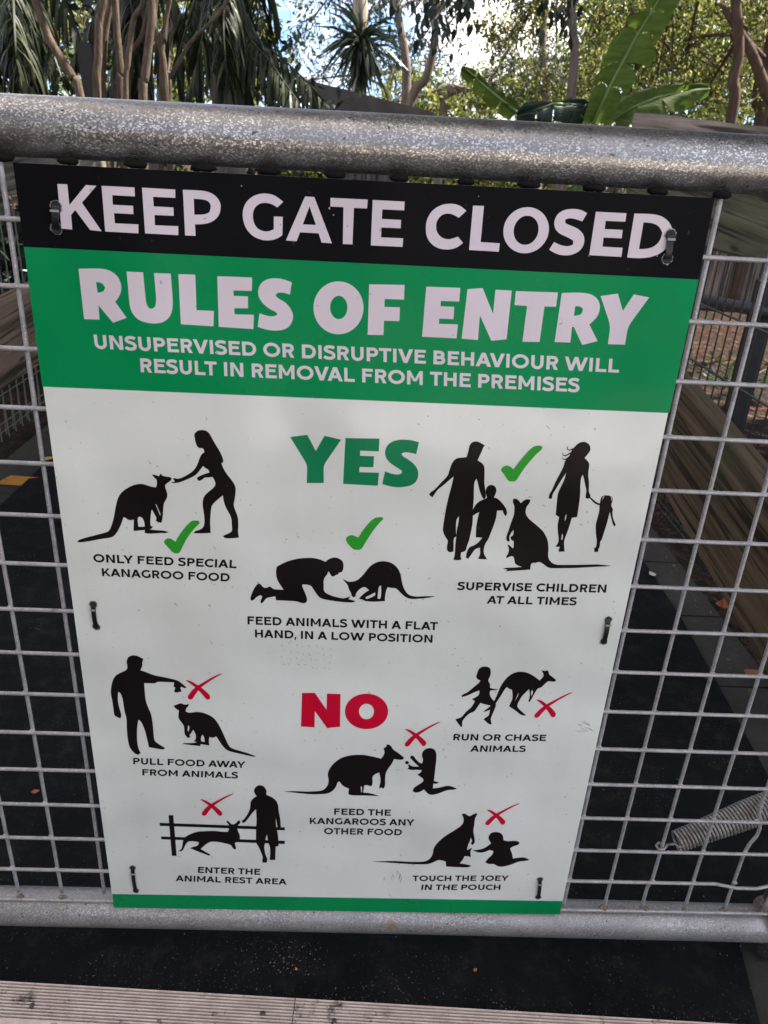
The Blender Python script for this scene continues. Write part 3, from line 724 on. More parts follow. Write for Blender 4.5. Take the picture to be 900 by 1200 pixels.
CAPS = [
 ('feeding', [('ONLY FEED SPECIAL', (108.8, 649.1, 277.7, 656.4, 109.7, 658.7, 277, 666)), ('KANAGROO FOOD', (119, 665.8, 269.4, 672, 119.9, 675.1, 269, 681.6))]),
 ('feeding', [('FEED ANIMALS WITH A FLAT', (289.9, 722.2, 513.3, 729.1, 290.1, 731.8, 512.8, 738.5)), ('HAND, IN A LOW POSITION', (298.7, 737.7, 507.2, 744.1, 298.9, 747, 506.7, 753.3))]),
 ('x', [('SUPERVISE CHILDREN', (536.1, 682, 711.2, 685.1, 535.2, 691.3, 710.1, 694.6)), ('AT ALL TIMES', (571.7, 698.2, 676.3, 700.2, 570.1, 707.3, 675.4, 709.3))]),
 ('x', [('PULL FOOD AWAY', (156, 888, 287.8, 892.4, 156.2, 895.5, 287.2, 900)), ('FROM ANIMALS', (166.7, 901.2, 279.2, 904.9, 166.9, 908.5, 278.9, 912.3))]),
 ('x', [('RUN OR CHASE', (531.8, 860.1, 640.6, 861, 531, 867.7, 639.7, 868.4)), ('ANIMALS', (552.1, 873.4, 616.5, 874, 550.8, 881, 615.9, 881.1))]),
 ('x', [('FEED THE', (391.7, 947.3, 458.3, 948.8, 391.5, 954.7, 458, 956)), ('KANGAROOS ANY', (363, 958.2, 485.8, 960.3, 363, 965.5, 485.5, 967.6)), ('OTHER FOOD', (379.7, 970.2, 471.2, 971.8, 379.7, 977.5, 470.8, 979))]),
 ('x', [('ENTER THE', (232.2, 1015.9, 305.3, 1018.2, 232, 1022.9, 305, 1025.3)), ('ANIMAL REST AREA', (206, 1025.7, 336, 1029.9, 205.7, 1032.6, 336, 1036.8))]),
 ('x', [('TOUCH THE JOEY', (483.4, 1026.1, 596.6, 1026, 483.4, 1032.7, 595.6, 1032.2)), ('IN THE POUCH', (494.4, 1036.6, 586.9, 1036.6, 493.5, 1043, 586.2, 1042.8))])]
for _, rows in CAPS:
    caption('caption_lettering', M['vinyl_figure'], .222, rows, 'black caption reading ' + ' '.join(r[0] for r in rows))

# --- figures
def fig(name, org, s, outer, holes=(), extra=(), label=None, material=None, lim=62, lift=.00022):
    b = MB(); printed_shape(b, [px(org, s, smooth(P_(outer), 2, lim))] + [px(org, s, smooth(P_(h), 1, lim)) for h in holes], lift)
    for k, e in enumerate(extra): printed_shape(b, [px(org, s, smooth(P_(e), 1, lim))], lift + .00003 * (k % 3 + 1))
    return tag(b.build(name, material or M['vinyl_figure'], sign), label)
K, H = 'kangaroo_figure', 'person_figure'
O = (85, 500)
fig(K, O, 4.5, '523 273 520 282 508 292 493 302 487 312 492 330 500 352 500 372 490 390 481 405 478 440 476 475 470 505 463 508 458 503 452 508 447 500 438 497 443 485 440 475 430 458 421 440 416 440 412 470 410 505 412 525 424 525 420 535 408 542 440 546 485 548 507 557 490 562 470 560 440 563 400 565 380 560 381 545 345 548 322 550 322 530 323 490 305 494 290 490 280 480 268 478 262 500 245 540 225 572 205 585 150 592 90 604 40 611 25 608 30 598 70 585 130 570 180 557 195 548 210 510 220 470 226 430 236 385 250 355 275 332 310 312 345 302 370 302 395 310 420 318 440 320 445 305 445 280 432 270 420 255 422 252 440 255 455 262 462 250 468 249 472 258 495 264 515 265',
    ['345 478 343 500 348 528 375 528 381 525 379 505 372 485 358 474', '437 408 444 425 454 450 462 470 465 462 450 428 442 410'], label='kangaroo figure leaning to a hand for food')
fig(H, O, 4.5, '680 17 705 20 722 35 735 60 755 95 780 135 797 178 793 190 785 192 795 220 815 252 838 280 855 305 862 330 856 380 848 415 862 450 873 480 875 520 872 555 878 585 850 588 810 590 793 580 800 572 830 560 843 548 840 520 838 480 822 450 805 420 795 385 793 362 770 380 735 412 730 440 725 500 727 535 729 560 680 563 640 562 645 550 670 545 693 530 697 490 690 440 685 410 690 370 715 345 745 322 755 305 750 285 738 265 715 268 695 268 685 280 670 286 662 285 655 270 670 260 695 250 722 242 718 228 700 218 688 208 670 232 648 258 600 280 560 296 530 298 519 293 540 290 530 275 535 270 558 277 600 258 640 232 660 198 668 170 680 145 695 135 692 120 685 112 668 114 658 105 652 95 650 85 645 70 645 58 640 45 648 30 662 20', label='long haired woman figure holding out food')
O = (285, 640)
fig(H, O, 3.913, '378 72 390 60 415 51 435 54 455 66 461 85 458 112 450 120 438 122 436 130 425 132 415 140 404 138 395 120 390 116 385 132 374 142 368 160 370 180 368 200 378 215 405 228 445 238 465 240 490 230 487 238 482 243 500 247 515 252 505 259 470 258 440 255 390 248 355 240 340 225 322 198 310 178 272 175 270 185 280 205 292 235 294 252 285 262 265 261 245 252 190 250 150 248 148 230 125 234 105 238 92 258 82 263 78 255 88 232 80 225 62 232 48 248 36 250 32 240 40 215 55 185 68 172 78 172 92 190 108 192 120 184 132 190 138 198 185 200 175 185 158 160 150 130 152 95 165 88 200 70 255 56 310 53 345 58', label='kneeling person figure with a flat hand')
fig(K, O, 3.913, '456 150 470 157 482 164 510 162 530 152 552 130 570 105 590 85 615 72 645 68 675 74 700 90 718 115 725 145 730 175 742 205 760 225 790 232 840 229 884 230 850 237 800 242 765 243 740 232 718 210 700 192 680 192 662 188 655 205 650 235 650 252 620 254 590 255 555 252 550 245 530 243 540 230 560 212 578 202 572 198 562 188 548 188 530 200 518 215 515 230 508 235 497 230 495 215 485 200 480 178 465 162',
    ['622 185 632 180 634 210 630 240 622 242 616 240 618 215', '560 235 580 225 605 212 606 225 585 237 565 243'], label='kangaroo figure with its head down to a hand')
O = (495, 510)
fig(H, O, 6, '330 75 345 52 372 42 400 48 440 72 428 85 420 110 400 150 388 178 420 195 437 220 437 280 435 340 445 400 446 440 430 450 415 425 400 380 390 330 380 305 365 330 362 390 362 440 355 520 355 600 350 640 340 690 330 735 310 790 305 815 272 825 268 850 275 875 245 880 218 875 228 840 230 800 232 760 238 712 220 722 220 780 218 818 190 825 172 810 172 780 182 742 160 715 142 670 152 600 165 520 185 430 205 360 220 290 190 315 150 350 110 380 85 415 70 437 48 420 55 402 85 385 130 335 180 285 190 245 210 190 240 160 310 155 322 120',
    ['258 570 240 590 235 650 238 705 243 660 255 610'], label='man figure walking with a boy')
fig(H, O, 6, '445 385 460 355 490 347 515 362 522 390 512 420 502 438 530 445 560 475 590 515 597 550 585 570 570 550 565 530 525 530 520 580 500 640 480 690 465 730 440 765 430 810 432 835 455 872 420 873 390 868 408 840 405 790 370 800 350 830 322 870 306 860 312 820 330 785 360 778 400 750 420 720 375 718 378 650 388 590 400 540 370 555 345 575 349 545 360 510 390 470 430 452 455 440 445 410', label='boy figure holding the hand of the man', lift=.00027)
O = (580, 510)
fig(K, O, 6, '125 460 132 446 150 446 170 460 182 478 205 458 228 448 250 455 245 475 225 500 217 520 215 555 240 590 290 630 340 675 370 730 378 790 372 860 395 895 430 912 560 912 720 908 790 915 820 918 790 922 700 926 560 934 430 936 375 934 340 905 310 888 285 900 270 895 252 905 248 945 150 952 70 957 90 946 56 938 75 932 150 930 190 926 150 912 138 895 135 860 120 848 100 855 82 866 78 855 95 830 100 800 88 768 105 775 125 795 132 790 132 745 112 735 110 715 128 705 132 680 130 665 115 685 98 715 105 745 90 748 80 735 82 705 98 665 115 610 135 560 138 500 128 480', label='upright kangaroo figure with a joey in its pouch')
def strand(pts, w0=5):
    out = []; q = crv(pts, 5); n = len(q)
    for i, (x, y) in enumerate(q):
        a, c = Vector(q[max(i-1, 0)]), Vector(q[min(i+1, n-1)]); d = (c - a).normalized(); k = w0 * (1 - i / n * .7)
        out.append((x - d.y * k, y + d.x * k, x + d.y * k, y - d.x * k))
    p = [(o_[0], o_[1]) for o_ in out] + [(o_[2], o_[3]) for o_ in out[::-1]]
    return ' '.join(f'{x:.1f} {y:.1f}' for x, y in p)
fig(H, O, 6, '625 45 655 55 672 80 672 108 655 130 640 150 630 160 650 178 665 200 660 240 655 280 662 330 660 400 672 420 670 442 650 448 637 440 640 410 645 390 635 350 625 300 618 278 605 300 600 360 600 420 590 500 578 575 540 582 530 620 510 680 490 730 485 760 490 818 450 820 448 805 458 785 425 785 440 765 450 740 442 680 440 630 452 575 427 560 435 480 442 410 460 370 490 310 500 265 480 295 455 335 425 385 405 415 400 448 378 445 382 415 400 390 425 330 460 265 485 215 492 180 520 155 530 130 545 100 575 65 600 50',
    ['500 555 492 580 490 605 500 590 503 560', '472 690 466 735 474 735 480 710'],
    [strand([(552, 95), (525, 105), (508, 95), (513, 78)]), strand([(540, 120), (500, 142), (480, 140), (477, 122)]), strand([(528, 148), (500, 168), (482, 168), (468, 158)])], label='woman figure in a dress leading a girl')
fig(H, O, 6, '672 435 700 460 722 475 738 480 745 440 760 425 790 422 820 428 830 450 820 485 818 500 832 520 825 545 832 590 850 630 840 642 830 630 815 570 808 540 795 590 785 630 765 690 750 740 740 745 738 785 728 800 725 820 700 822 697 795 712 788 718 745 710 700 708 630 722 580 735 530 735 492 715 488 690 470 668 445',
    ['766 428 757 440 755 460 760 445 770 432', '812 430 818 445 818 465 824 450 820 435'], label='small girl figure held by the hand')
O = (120, 760)
fig(H, O, 4.737, '140 50 160 38 190 38 228 58 222 75 222 100 210 120 240 130 290 150 340 158 400 172 425 180 445 198 468 215 455 222 440 212 432 218 440 238 410 246 398 240 405 215 395 215 398 188 360 186 302 184 296 194 232 192 235 240 240 290 255 330 270 360 280 420 285 490 290 515 320 535 348 552 340 562 300 555 258 548 250 510 235 450 215 405 200 395 192 440 192 510 198 550 212 580 200 590 180 585 150 550 140 500 135 440 135 390 122 350 115 290 103 250 88 240 85 270 88 310 100 350 106 372 100 388 85 382 65 372 62 340 55 290 45 245 52 190 70 150 110 130 135 120 140 100 133 75', label='man figure pulling food away with one arm out')
fig(K, O, 4.737, '395 318 420 308 438 303 455 313 480 308 478 320 465 330 462 348 480 358 530 350 580 362 620 385 645 420 665 460 685 505 705 548 740 562 800 578 852 598 840 602 790 590 735 578 695 568 670 545 650 515 632 488 612 497 595 490 590 510 594 538 570 535 545 530 545 542 500 537 445 530 450 525 505 525 525 520 508 515 518 505 520 480 505 450 492 470 483 482 490 490 475 497 462 485 455 470 455 440 448 420 430 400 420 380 425 345 405 332',
    ['555 478 565 490 568 519 548 515 546 495', '478 425 485 440 478 462 472 455 474 435'], label='kangaroo figure looking up at the man')
O = (525, 770)
fig(H, O, 6, '215 85 235 70 262 65 290 72 302 90 300 130 285 155 283 170 297 188 295 215 320 225 352 224 340 232 300 235 295 240 292 260 305 290 330 315 340 335 325 375 305 420 300 440 308 472 290 475 250 438 265 425 288 412 295 375 300 342 250 330 228 322 205 355 185 385 150 395 120 425 100 450 100 492 88 490 52 440 65 432 95 425 130 380 165 355 190 310 168 296 190 285 215 270 222 250 220 235 190 245 155 262 135 272 110 278 98 282 95 270 105 262 135 250 165 225 220 180 228 165 210 158 197 142 205 115', label='running girl figure')
fig(K, O, 6, '760 160 755 172 735 174 705 168 690 180 670 200 655 215 630 220 612 250 598 275 582 305 570 318 565 308 575 285 575 255 570 225 545 250 520 275 505 300 490 330 485 350 520 385 550 410 530 412 505 402 470 372 430 348 435 330 452 300 455 270 450 230 425 222 415 210 400 225 370 275 340 320 320 350 290 375 245 388 265 370 300 345 330 300 350 255 370 205 400 160 430 130 470 108 510 102 555 108 600 130 645 165 665 145 675 125 660 95 658 90 680 100 695 92 708 100 710 122 735 140',
    ['495 250 485 275 470 310 480 295 495 270', '590 230 582 255 588 275 600 245'], label='hopping kangaroo figure chased by the girl', lift=.00027)
O = (330, 840)
fig(K, O, 4.286, '615 205 610 215 590 217 565 212 555 235 535 260 522 285 520 320 520 350 510 362 500 355 492 362 490 350 498 325 495 300 490 280 465 290 455 305 458 325 455 345 445 350 430 342 415 345 410 380 455 385 490 398 460 397 400 395 350 395 335 388 338 360 310 350 290 325 280 330 275 350 255 375 225 388 150 390 70 382 10 375 60 373 140 376 205 372 230 350 238 320 230 290 240 260 265 230 300 205 350 192 410 190 460 200 500 210 515 190 518 175 512 158 525 152 530 138 548 142 560 165 585 180',
    ['397 350 404 352 404 378 400 380'], label='kangaroo figure with a joey, stretching to the child')
fig(H, O, 4.286, '705 185 715 165 740 156 765 160 778 180 778 215 772 260 768 300 765 322 792 330 775 338 762 335 760 360 800 355 838 343 880 360 870 366 830 368 790 385 755 394 735 388 715 365 695 378 670 382 658 372 665 355 690 340 712 325 712 312 695 300 682 290 700 280 705 268 680 266 650 268 632 262 640 252 635 245 640 238 655 250 690 250 670 232 660 222 645 205 650 195 665 197 672 210 690 230 705 235 712 215 705 200', (),
    ['620 228 625 222 633 222 640 228 638 236 632 239 624 237 620 233'], label='kneeling child figure offering a lollipop')
O = (180, 910)
fig('fence_figure', O, 5.625, '98 255 130 255 152 523 120 523', (), ['40 305 865 335 865 355 40 325', '50 395 865 424 865 445 50 414'], label='post and rail fence figure', lim=1, lift=.00020)
fig(K, O, 5.625, '158 492 180 485 190 460 192 425 205 400 240 380 290 362 340 360 400 358 460 365 490 365 497 345 500 320 480 300 482 288 500 300 512 315 535 315 548 300 562 288 572 295 570 310 552 325 552 350 568 385 570 410 550 430 535 440 545 475 535 482 520 470 510 450 470 440 420 430 375 428 340 450 310 478 350 500 375 515 368 523 330 508 280 490 240 472 265 462 290 458 300 435 280 428 235 425 215 440 200 475 185 495', label='resting kangaroo figure by the fence', lift=.00033)
fig(H, O, 5.625, '660 90 675 65 700 55 730 65 748 100 740 112 745 122 780 135 810 160 822 190 824 230 832 260 838 310 838 350 820 345 812 310 806 270 805 320 818 370 825 440 822 460 805 462 802 550 765 550 770 510 768 460 755 440 748 380 740 400 735 440 728 462 738 520 752 545 745 568 720 568 714 550 722 535 705 490 690 458 675 440 675 350 680 280 675 215 650 240 625 275 600 305 585 305 582 292 600 278 625 240 638 205 638 165 660 140 680 130 668 115', label='person figure in shorts reaching over the fence', lift=.00033)
O = (430, 930)
fig(K, O, 4.5, '500 108 515 103 530 115 545 120 560 108 580 103 583 110 572 125 568 145 566 170 560 195 568 235 570 260 555 272 548 262 556 250 548 232 542 255 535 265 530 285 528 298 545 290 556 285 545 305 548 335 530 330 515 330 505 350 490 368 520 372 550 380 535 390 480 388 418 385 415 358 385 350 370 352 345 365 320 373 240 373 140 366 24 358 140 355 230 360 300 360 330 348 348 320 350 290 370 260 410 225 460 195 498 170 510 150 510 130', label='seated kangaroo figure with a joey touched by a child')
fig(H, O, 4.5, '640 230 650 210 670 202 700 204 718 220 720 245 740 252 790 248 805 258 800 270 770 278 755 290 765 315 770 342 800 338 830 335 858 350 840 355 800 358 760 375 720 386 690 385 670 370 640 372 624 362 640 340 660 325 668 305 650 295 620 310 590 312 570 305 556 300 580 297 610 292 640 275 655 262 645 248', label='crawling child figure reaching for the joey')

# --- ticks and crosses
fig('tick_mark', (180, 600), 15, '180 530 195 490 240 465 290 465 340 490 385 525 420 455 500 335 580 235 650 170 700 150 780 150 808 170 808 205 740 265 650 370 570 490 510 610 470 695 445 725 370 728 330 705 270 640 200 565', material=M['vinyl_tick'], lift=.0003)
fig('tick_mark', (580, 510), 15, '105 610 130 565 180 535 235 535 285 560 325 600 400 500 510 365 600 265 680 200 740 185 810 183 838 215 820 255 720 340 610 465 510 590 430 710 385 785 345 815 255 810 220 785 170 700 115 630', material=M['vinyl_tick'], lift=.0003)
fig('tick_mark', (280, 480), 3, '375 455 382 445 397 440 413 447 420 450 435 425 455 400 475 382 490 378 505 378 508 385 490 402 470 428 452 455 435 485 428 493 405 493 395 485 380 468', material=M['vinyl_tick'], lift=.0003)
X1 = smooth(P_('110 258 160 258 240 290 330 350 430 420 520 500 545 540 545 575 520 600 490 600 460 575 390 490 300 400 200 320'), 2)
X2 = smooth(P_('768 140 700 150 590 200 450 280 330 350 230 430 160 520 148 560 165 590 200 600 235 590 270 530 340 430 410 365 520 285 640 210'), 2)
def cross(tl, tr, bl):
    # affine map from the template's three tips
    A = Matrix(((110, 258, 1), (768, 140, 1), (160, 590, 1))).inverted()
    cx = A @ Vector((tl[0], tr[0], bl[0])); cy = A @ Vector((tl[1], tr[1], bl[1]))
    f = lambda p: (cx[0]*p[0] + cx[1]*p[1] + cx[2], cy[0]*p[0] + cy[1]*p[1] + cy[2])
    b = MB(); printed_shape(b, [[f(p) for p in X1]], .00030); printed_shape(b, [[f(p) for p in X2]], .00034)
    b.build('cross_mark', M['vinyl_red'], sign)
for c in (((217.3, 797.2), (261.2, 789.3), (220.7, 819.3)), ((628.3, 820), (672, 811.2), (626.3, 840.8)), ((474.2, 854.5), (517.1, 845.8), (474.7, 874.5)),
          ((234.2, 936.7), (274.6, 930.1), (236.9, 955.5)), ((570, 948.9), (610.4, 941.1), (568.9, 966.7))): cross(*c)

# --- flat dark discs as hole shade, with ragged rims, and the black ties through them
def hole(u, v, r, rimmat, seed, rim=True):
    c = on_y(u, v, YS); random.seed(seed)
    b = MB(); n = 20; pts = [(c.x + r * (1 + random.uniform(-.08, .08)) * math.cos(2*math.pi*i/n), YS - .00042, c.z + r * (1 + random.uniform(-.08, .08)) * math.sin(2*math.pi*i/n)) for i in range(n)]
    b.add([(c.x, YS - .00042, c.z)] + pts, [(0, 1 + i, 1 + (i + 1) % n) for i in range(n)]); b.build('tie_hole_disc', M['hole'], sign)
    if not rim: return
    b = MB(); n = 44; vs = []
    for i in range(n + 1):
        an = 2 * math.pi * i / n; q = noise.noise(Vector((math.cos(an)*2.2, math.sin(an)*2.2, seed*3.1)))
        wd = max(.00008, .0005 + .0011 * q + .0004*random.random()); rr = r * 1.03
        vs += [(c.x + rr*math.cos(an), YS - .00047, c.z + rr*math.sin(an)), (c.x + (rr + wd*.5)*math.cos(an), YS - .0011, c.z + (rr + wd*.5)*math.sin(an)), (c.x + (rr + wd)*math.cos(an), YS - .00047, c.z + (rr + wd)*math.sin(an))]
    fs = []
    for i in range(n): fs += [(i*3, i*3+1, i*3+4, i*3+3), (i*3+1, i*3+2, i*3+5, i*3+4)]
    b.add(vs, fs); b.build('hole_rim', rimmat, sign)
def tie(h0, h1, label, r, wd, rimmat, seed):
    hole(*h0, r, rimmat, seed); hole(*h1, r, rimmat, seed + 1)
    a, c = on_y(*h0, YS), on_y(*h1, YS)
    T = thing('cable_tie', (a.x, YS, c.z), label, 'cable tie', 'black ties through the sign holes')
    n = 14; b = MB(); d = (c - a); vs = []
    nx = Vector((-d.z, 0, d.x)).normalized() * wd / 2 * -1
    for i in range(n + 1):
        s_ = -.05 + 1.1 * i / n; q = a + d * s_
        out = .0032 * max(0, math.sin(math.pi * min(1, max(0, (s_ + .05) / 1.1)))) ** .6 - .001
        y = YS - .0012 - out
        vs += [(q.x - nx.x, y, q.z - nx.z), (q.x + nx.x, y, q.z + nx.z), (q.x + nx.x, y + .0012, q.z + nx.z), (q.x - nx.x, y + .0012, q.z - nx.z)]
    fs = []
    for i in range(n):
        for k in range(4): fs.append((i*4 + k, i*4 + (k+1) % 4, (i+1)*4 + (k+1) % 4, (i+1)*4 + k))
    fs += [(3, 2, 1, 0), (n*4, n*4+1, n*4+2, n*4+3)]
    b.add(vs, fs); b.build('strap', M['tie'], T)
    q = a + d * .16; b = MB(); s_ = wd * .62
    b.box((q.x - s_, YS - .0052, q.z - .0013), (q.x + s_, YS - .0042, q.z + .0006)); b.build('ridge', mat('pale_nylon_strip', (.30, .29, .28), .45), T)  # pale grey strip across the black strap
tie((65.8, 242), (66.4, 268), 'black cable tie through the header at the letter K', .0043, .0058, M['chipdark'], 3)
tie((785.3, 275), (781.8, 303), 'black cable tie through the header at the last letter D', .0043, .0056, M['chip'], 7)
tie((109.5, 708), (113, 734), 'black cable tie halfway down the left edge of the sign', .0036, .0046, M['chipdark'], 12)
tie((712.6, 726), (707.5, 751.5), 'black cable tie halfway down the right edge of the sign', .0036, .0050, M['chipdark'], 15)
tie((155.5, 1016.5), (159.3, 1043.5), 'black cable tie at the lower left corner of the sign', .0034, .0046, M['chipdark'], 21)
tie((632.8, 1030), (630.6, 1051), 'black cable tie at the lower right corner of the sign', .0034, .0046, M['chipdark'], 26)
# specks chipped out of the black header and dirt specks on the white
random.seed(31); b = MB()
def speck(b, u, v, r, lift):
    c = on_y(u, v, YS); n = 7
    pts = [(c.x + r*(.6 + .6*random.random())*math.cos(2*math.pi*i/n), YS - lift, c.z + r*(.5 + .6*random.random())*math.sin(2*math.pi*i/n)) for i in range(n)]
    b.add(pts, [tuple(range(n))])
for u, v in ((561, 230), (386, 244), (391, 252), (770, 300), (283, 218), (690, 300)):
    b = MB(); speck(b, u, v, random.uniform(.0005, .0010), .00016); b.build('paint_chip', M['chip'], sign)
b = MB()
for i in range(170): 
    u, v = random.uniform(80, 760), random.uniform(480, 1045)
    if 60 + (v - 480) * .13 < u < 780 - (v - 480) * .2: speck(b, u, v, random.choice((.0003, .0003, .0004, .0005, .0007)), .00014)
tag(b.build('dirt_specks', mat('dirt_speck', (.16, .15, .13), .8), sign), 'dark dirt specks on the white', kind='stuff')

# scuffs and rubbed dashes on the white panel
b = MB(); random.seed(8)
def dash(u, v, du, dv, wd, lift=.00016):
    a, c = on_y(u, v, YS), on_y(u + du, v + dv, YS); d = (c - a); nrm = Vector((-d.z, 0, d.x)).normalized() * wd
    b.add([(a.x - nrm.x*.3, YS - lift, a.z - nrm.z*.3), (a.x + nrm.x*.3, YS - lift, a.z + nrm.z*.3), ((a.x+c.x)/2 + nrm.x, YS - lift, (a.z+c.z)/2 + nrm.z), (c.x, YS - lift, c.z), ((a.x+c.x)/2 - nrm.x, YS - lift, (a.z+c.z)/2 - nrm.z)], [(0, 4, 3, 2, 1)])
for r_ in range(4):
    for c_ in range(8): dash(331 + c_ * 8 + random.uniform(-2, 2), 753 + r_ * 8 + random.uniform(-2, 2) + c_ * .8, random.uniform(1, 3.5), random.uniform(1, 4), .00025)
for i in range(14): dash(672 + random.uniform(0, 18), 846 + random.uniform(-2, 10), random.uniform(3, 9), random.uniform(1, 5), .0003)
for i in range(12): dash(455 + random.uniform(-6, 18), 1022 + random.uniform(-3, 8), random.uniform(-3, 3), random.uniform(3, 8), .0003)
for u, v in ((366, 463), (180, 470), (640, 498), (300, 430), (455, 1046), (250, 640), (600, 905), (480, 950), (380, 968), (160, 840), (690, 610), (520, 600), (228, 600)): dash(u, v, random.uniform(-4, 6), random.uniform(2, 7), .0003)
tag(b.build('scuff_marks', mat('rubbed_scuff', (.20, .185, .16), .7), sign), 'small rubbed scuffs on the white panel', kind='stuff')
b = MB()
for i in range(70):
    u = random.gauss(480, 90); dash(u, 1068 + (u - 133) * .0153 + random.uniform(-3, 1), random.uniform(-2, 2), random.uniform(.5, 2), .0004, .0002)
tag(b.build('edge_dirt', mat('tan_dirt', (.30, .25, .16), .8), sign), 'tan dirt along the green bottom edge', kind='stuff')
# ------------------------------------------------------------------ trees, plants and structures beyond the gate
def world(u, v, Y): return on_y(u, v, Y)
LM = dict(
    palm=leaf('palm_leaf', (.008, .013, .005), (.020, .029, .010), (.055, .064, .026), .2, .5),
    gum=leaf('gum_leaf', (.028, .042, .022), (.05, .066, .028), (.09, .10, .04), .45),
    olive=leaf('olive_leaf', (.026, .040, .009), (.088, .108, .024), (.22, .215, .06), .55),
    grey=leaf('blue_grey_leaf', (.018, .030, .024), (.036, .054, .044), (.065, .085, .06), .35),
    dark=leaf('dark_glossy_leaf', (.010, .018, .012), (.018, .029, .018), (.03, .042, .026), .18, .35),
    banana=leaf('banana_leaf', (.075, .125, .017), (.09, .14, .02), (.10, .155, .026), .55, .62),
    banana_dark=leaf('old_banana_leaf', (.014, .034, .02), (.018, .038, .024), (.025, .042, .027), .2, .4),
)
BM = dict(stem=bark('tan_stem_bark', (.06, .043, .03), (.165, .12, .085), 2), red=bark('red_brown_bark', (.055, .036, .026), (.14, .092, .066)),
          pale=bark('pale_gum_bark', (.25, .2, .17), (.5, .42, .36)), grey=bark('grey_gum_bark', (.10, .08, .068), (.24, .19, .16)))
def leaf_quad(b, c, d, w_, n_, rng, taper=True):
    """one pointed leaf: base at c, length vector d, width vector w_"""
    m_ = c + d * .45; sag = Vector((0, 0, -1)) * d.length * .10
    b.add([c, m_ - w_ * .5, c + d + sag, m_ + w_ * .5], [(0, 1, 2, 3)])
def rand_dir(rng):
    z = rng.uniform(-1, 1); a = rng.uniform(0, 2*math.pi); r = math.sqrt(1 - z*z); return Vector((r*math.cos(a), r*math.sin(a), z))
def clumps(b, centres, rad, per, size, rng, flat=.7, droop=.35, wid=.42):
    for c in centres:
        rr = rad * rng.uniform(.6, 1.3)
        for i in range(per):
            p = c + Vector((rng.gauss(0, .5), rng.gauss(0, .5), rng.gauss(0, .5) * flat)) * rr
            d = (rand_dir(rng) + Vector((0, 0, -droop))).normalized() * size * rng.uniform(.6, 1.35)
            w_ = d.cross(rand_dir(rng)).normalized() * size * wid * rng.uniform(.7, 1.2)
            leaf_quad(b, p, d, w_, None, rng)
def limb(b, path, r0, r1, n=8): 
    q = [Vector(p) for p in path]; s_ = crv3(q, 5); k = len(s_)
    b.tube(s_, [r0 + (r1 - r0) * i / (k - 1) for i in range(k)], n)
def crv3(pts, n=5):
    q = [pts[0]] + list(pts) + [pts[-1]]; out = []
    for i in range(1, len(q) - 2):
        for k in range(n):
            t = k / n; out.append(.5*((2*q[i]) + (q[i+1]-q[i-1])*t + (2*q[i-1]-5*q[i]+4*q[i+1]-q[i+2])*t*t + (3*q[i]-q[i-1]-3*q[i+1]+q[i+2])*t**3))
    return out + [pts[-1]]
def gum_tree(name, label, trunk_px, Y, r0, r1, bk, lf, crown, seed, per=26, size=.07, rad=.5, nl=7, ncl=70, wid=.4, group=None, cat='tree'):
    """trunk_px: pixels the trunk passes through from the ground up; crown: (centre, radii) in metres"""
    rng = random.Random(seed)
    pts = [world(u, v, Y) for u, v in trunk_px]
    base = Vector((pts[0].x + (pts[0].x - pts[-1].x) * .05, Y, -.05))
    T = thing(name, base, label, cat, group)
    b = MB(); path = [base] + pts; limb(b, path, r0, r1, 10)
    top = pts[-1]; cc, cr = crown; cc = Vector(cc)
    ends = []
    for i in range(nl):
        s_ = rng.uniform(.55, 1.0); k = min(len(pts) - 1, int(s_ * len(pts))); st = pts[max(0, k)] * 1.0
        e = cc + Vector((rng.uniform(-1, 1)*cr[0], rng.uniform(-1, 1)*cr[1], rng.uniform(-.8, .9)*cr[2])) * .8
        mid = (st + e) * .5 + Vector((rng.uniform(-.2, .2), rng.uniform(-.2, .2), rng.uniform(0, .3))) * cr[2] * .4
        limb(b, [st, mid, e], r1 * .75, r1 * .18, 6); ends.append((st, mid, e))
    cs = []
    for i in range(ncl):
        while True:
            q = Vector((rng.uniform(-1, 1), rng.uniform(-1, 1), rng.uniform(-1, 1)))
            if q.length < 1: break
        cs.append(cc + Vector((q.x*cr[0], q.y*cr[1], q.z*cr[2])))
    for st, mid, e in ends: cs += [e, (mid + e) * .5]
    tw = b
    for c in cs[::2]:
        st_, mid_, e_ = min(ends, key=lambda q: (q[2] - c).length); tw.tube([e_.lerp(mid_, rng.random() * .7), (e_ + c) * .5 + Vector((0, 0, .05)), c], [.008, .005, .003], 4, False)
    b.build('trunk', bk, T, True)
    b = MB(); clumps(b, cs, rad * .62, int(per * 1.25), size * 1.15, rng, wid=wid); b.build('crown', lf, T)
    return T

for k_ in ('banana', 'banana_dark'):
    t_ = NT(LM[k_]); ramp_ = next(n_ for n_ in t_.t.nodes if n_.type == 'VALTORGB'); oc_ = t_.co.outputs['Object']
    sp_ = t_.ramp(t_.noise(oc_, 26, 6, .75), [(.62, g3(0)), (.74, g3(.8))])
    mo_ = t_.ramp(t_.noise(t_.mapping((9, 9, 60), (0, .5, 0)), 1, 4, .6), [(.35, g3(.62)), (.65, g3(1.0))])
    cc_ = t_.mix(sp_, t_.mix(1.0, ramp_.outputs[0], mo_, 'MULTIPLY'), (.05, .035, .015))
    t_.col(cc_); t_.l(cc_, next(n_ for n_ in t_.t.nodes if n_.type == 'HUE_SAT').inputs['Color'])
    t_.bump(t_.noise(t_.mapping((14, 14, 110), (0, .5, 0)), 1, 3), .5, .004)
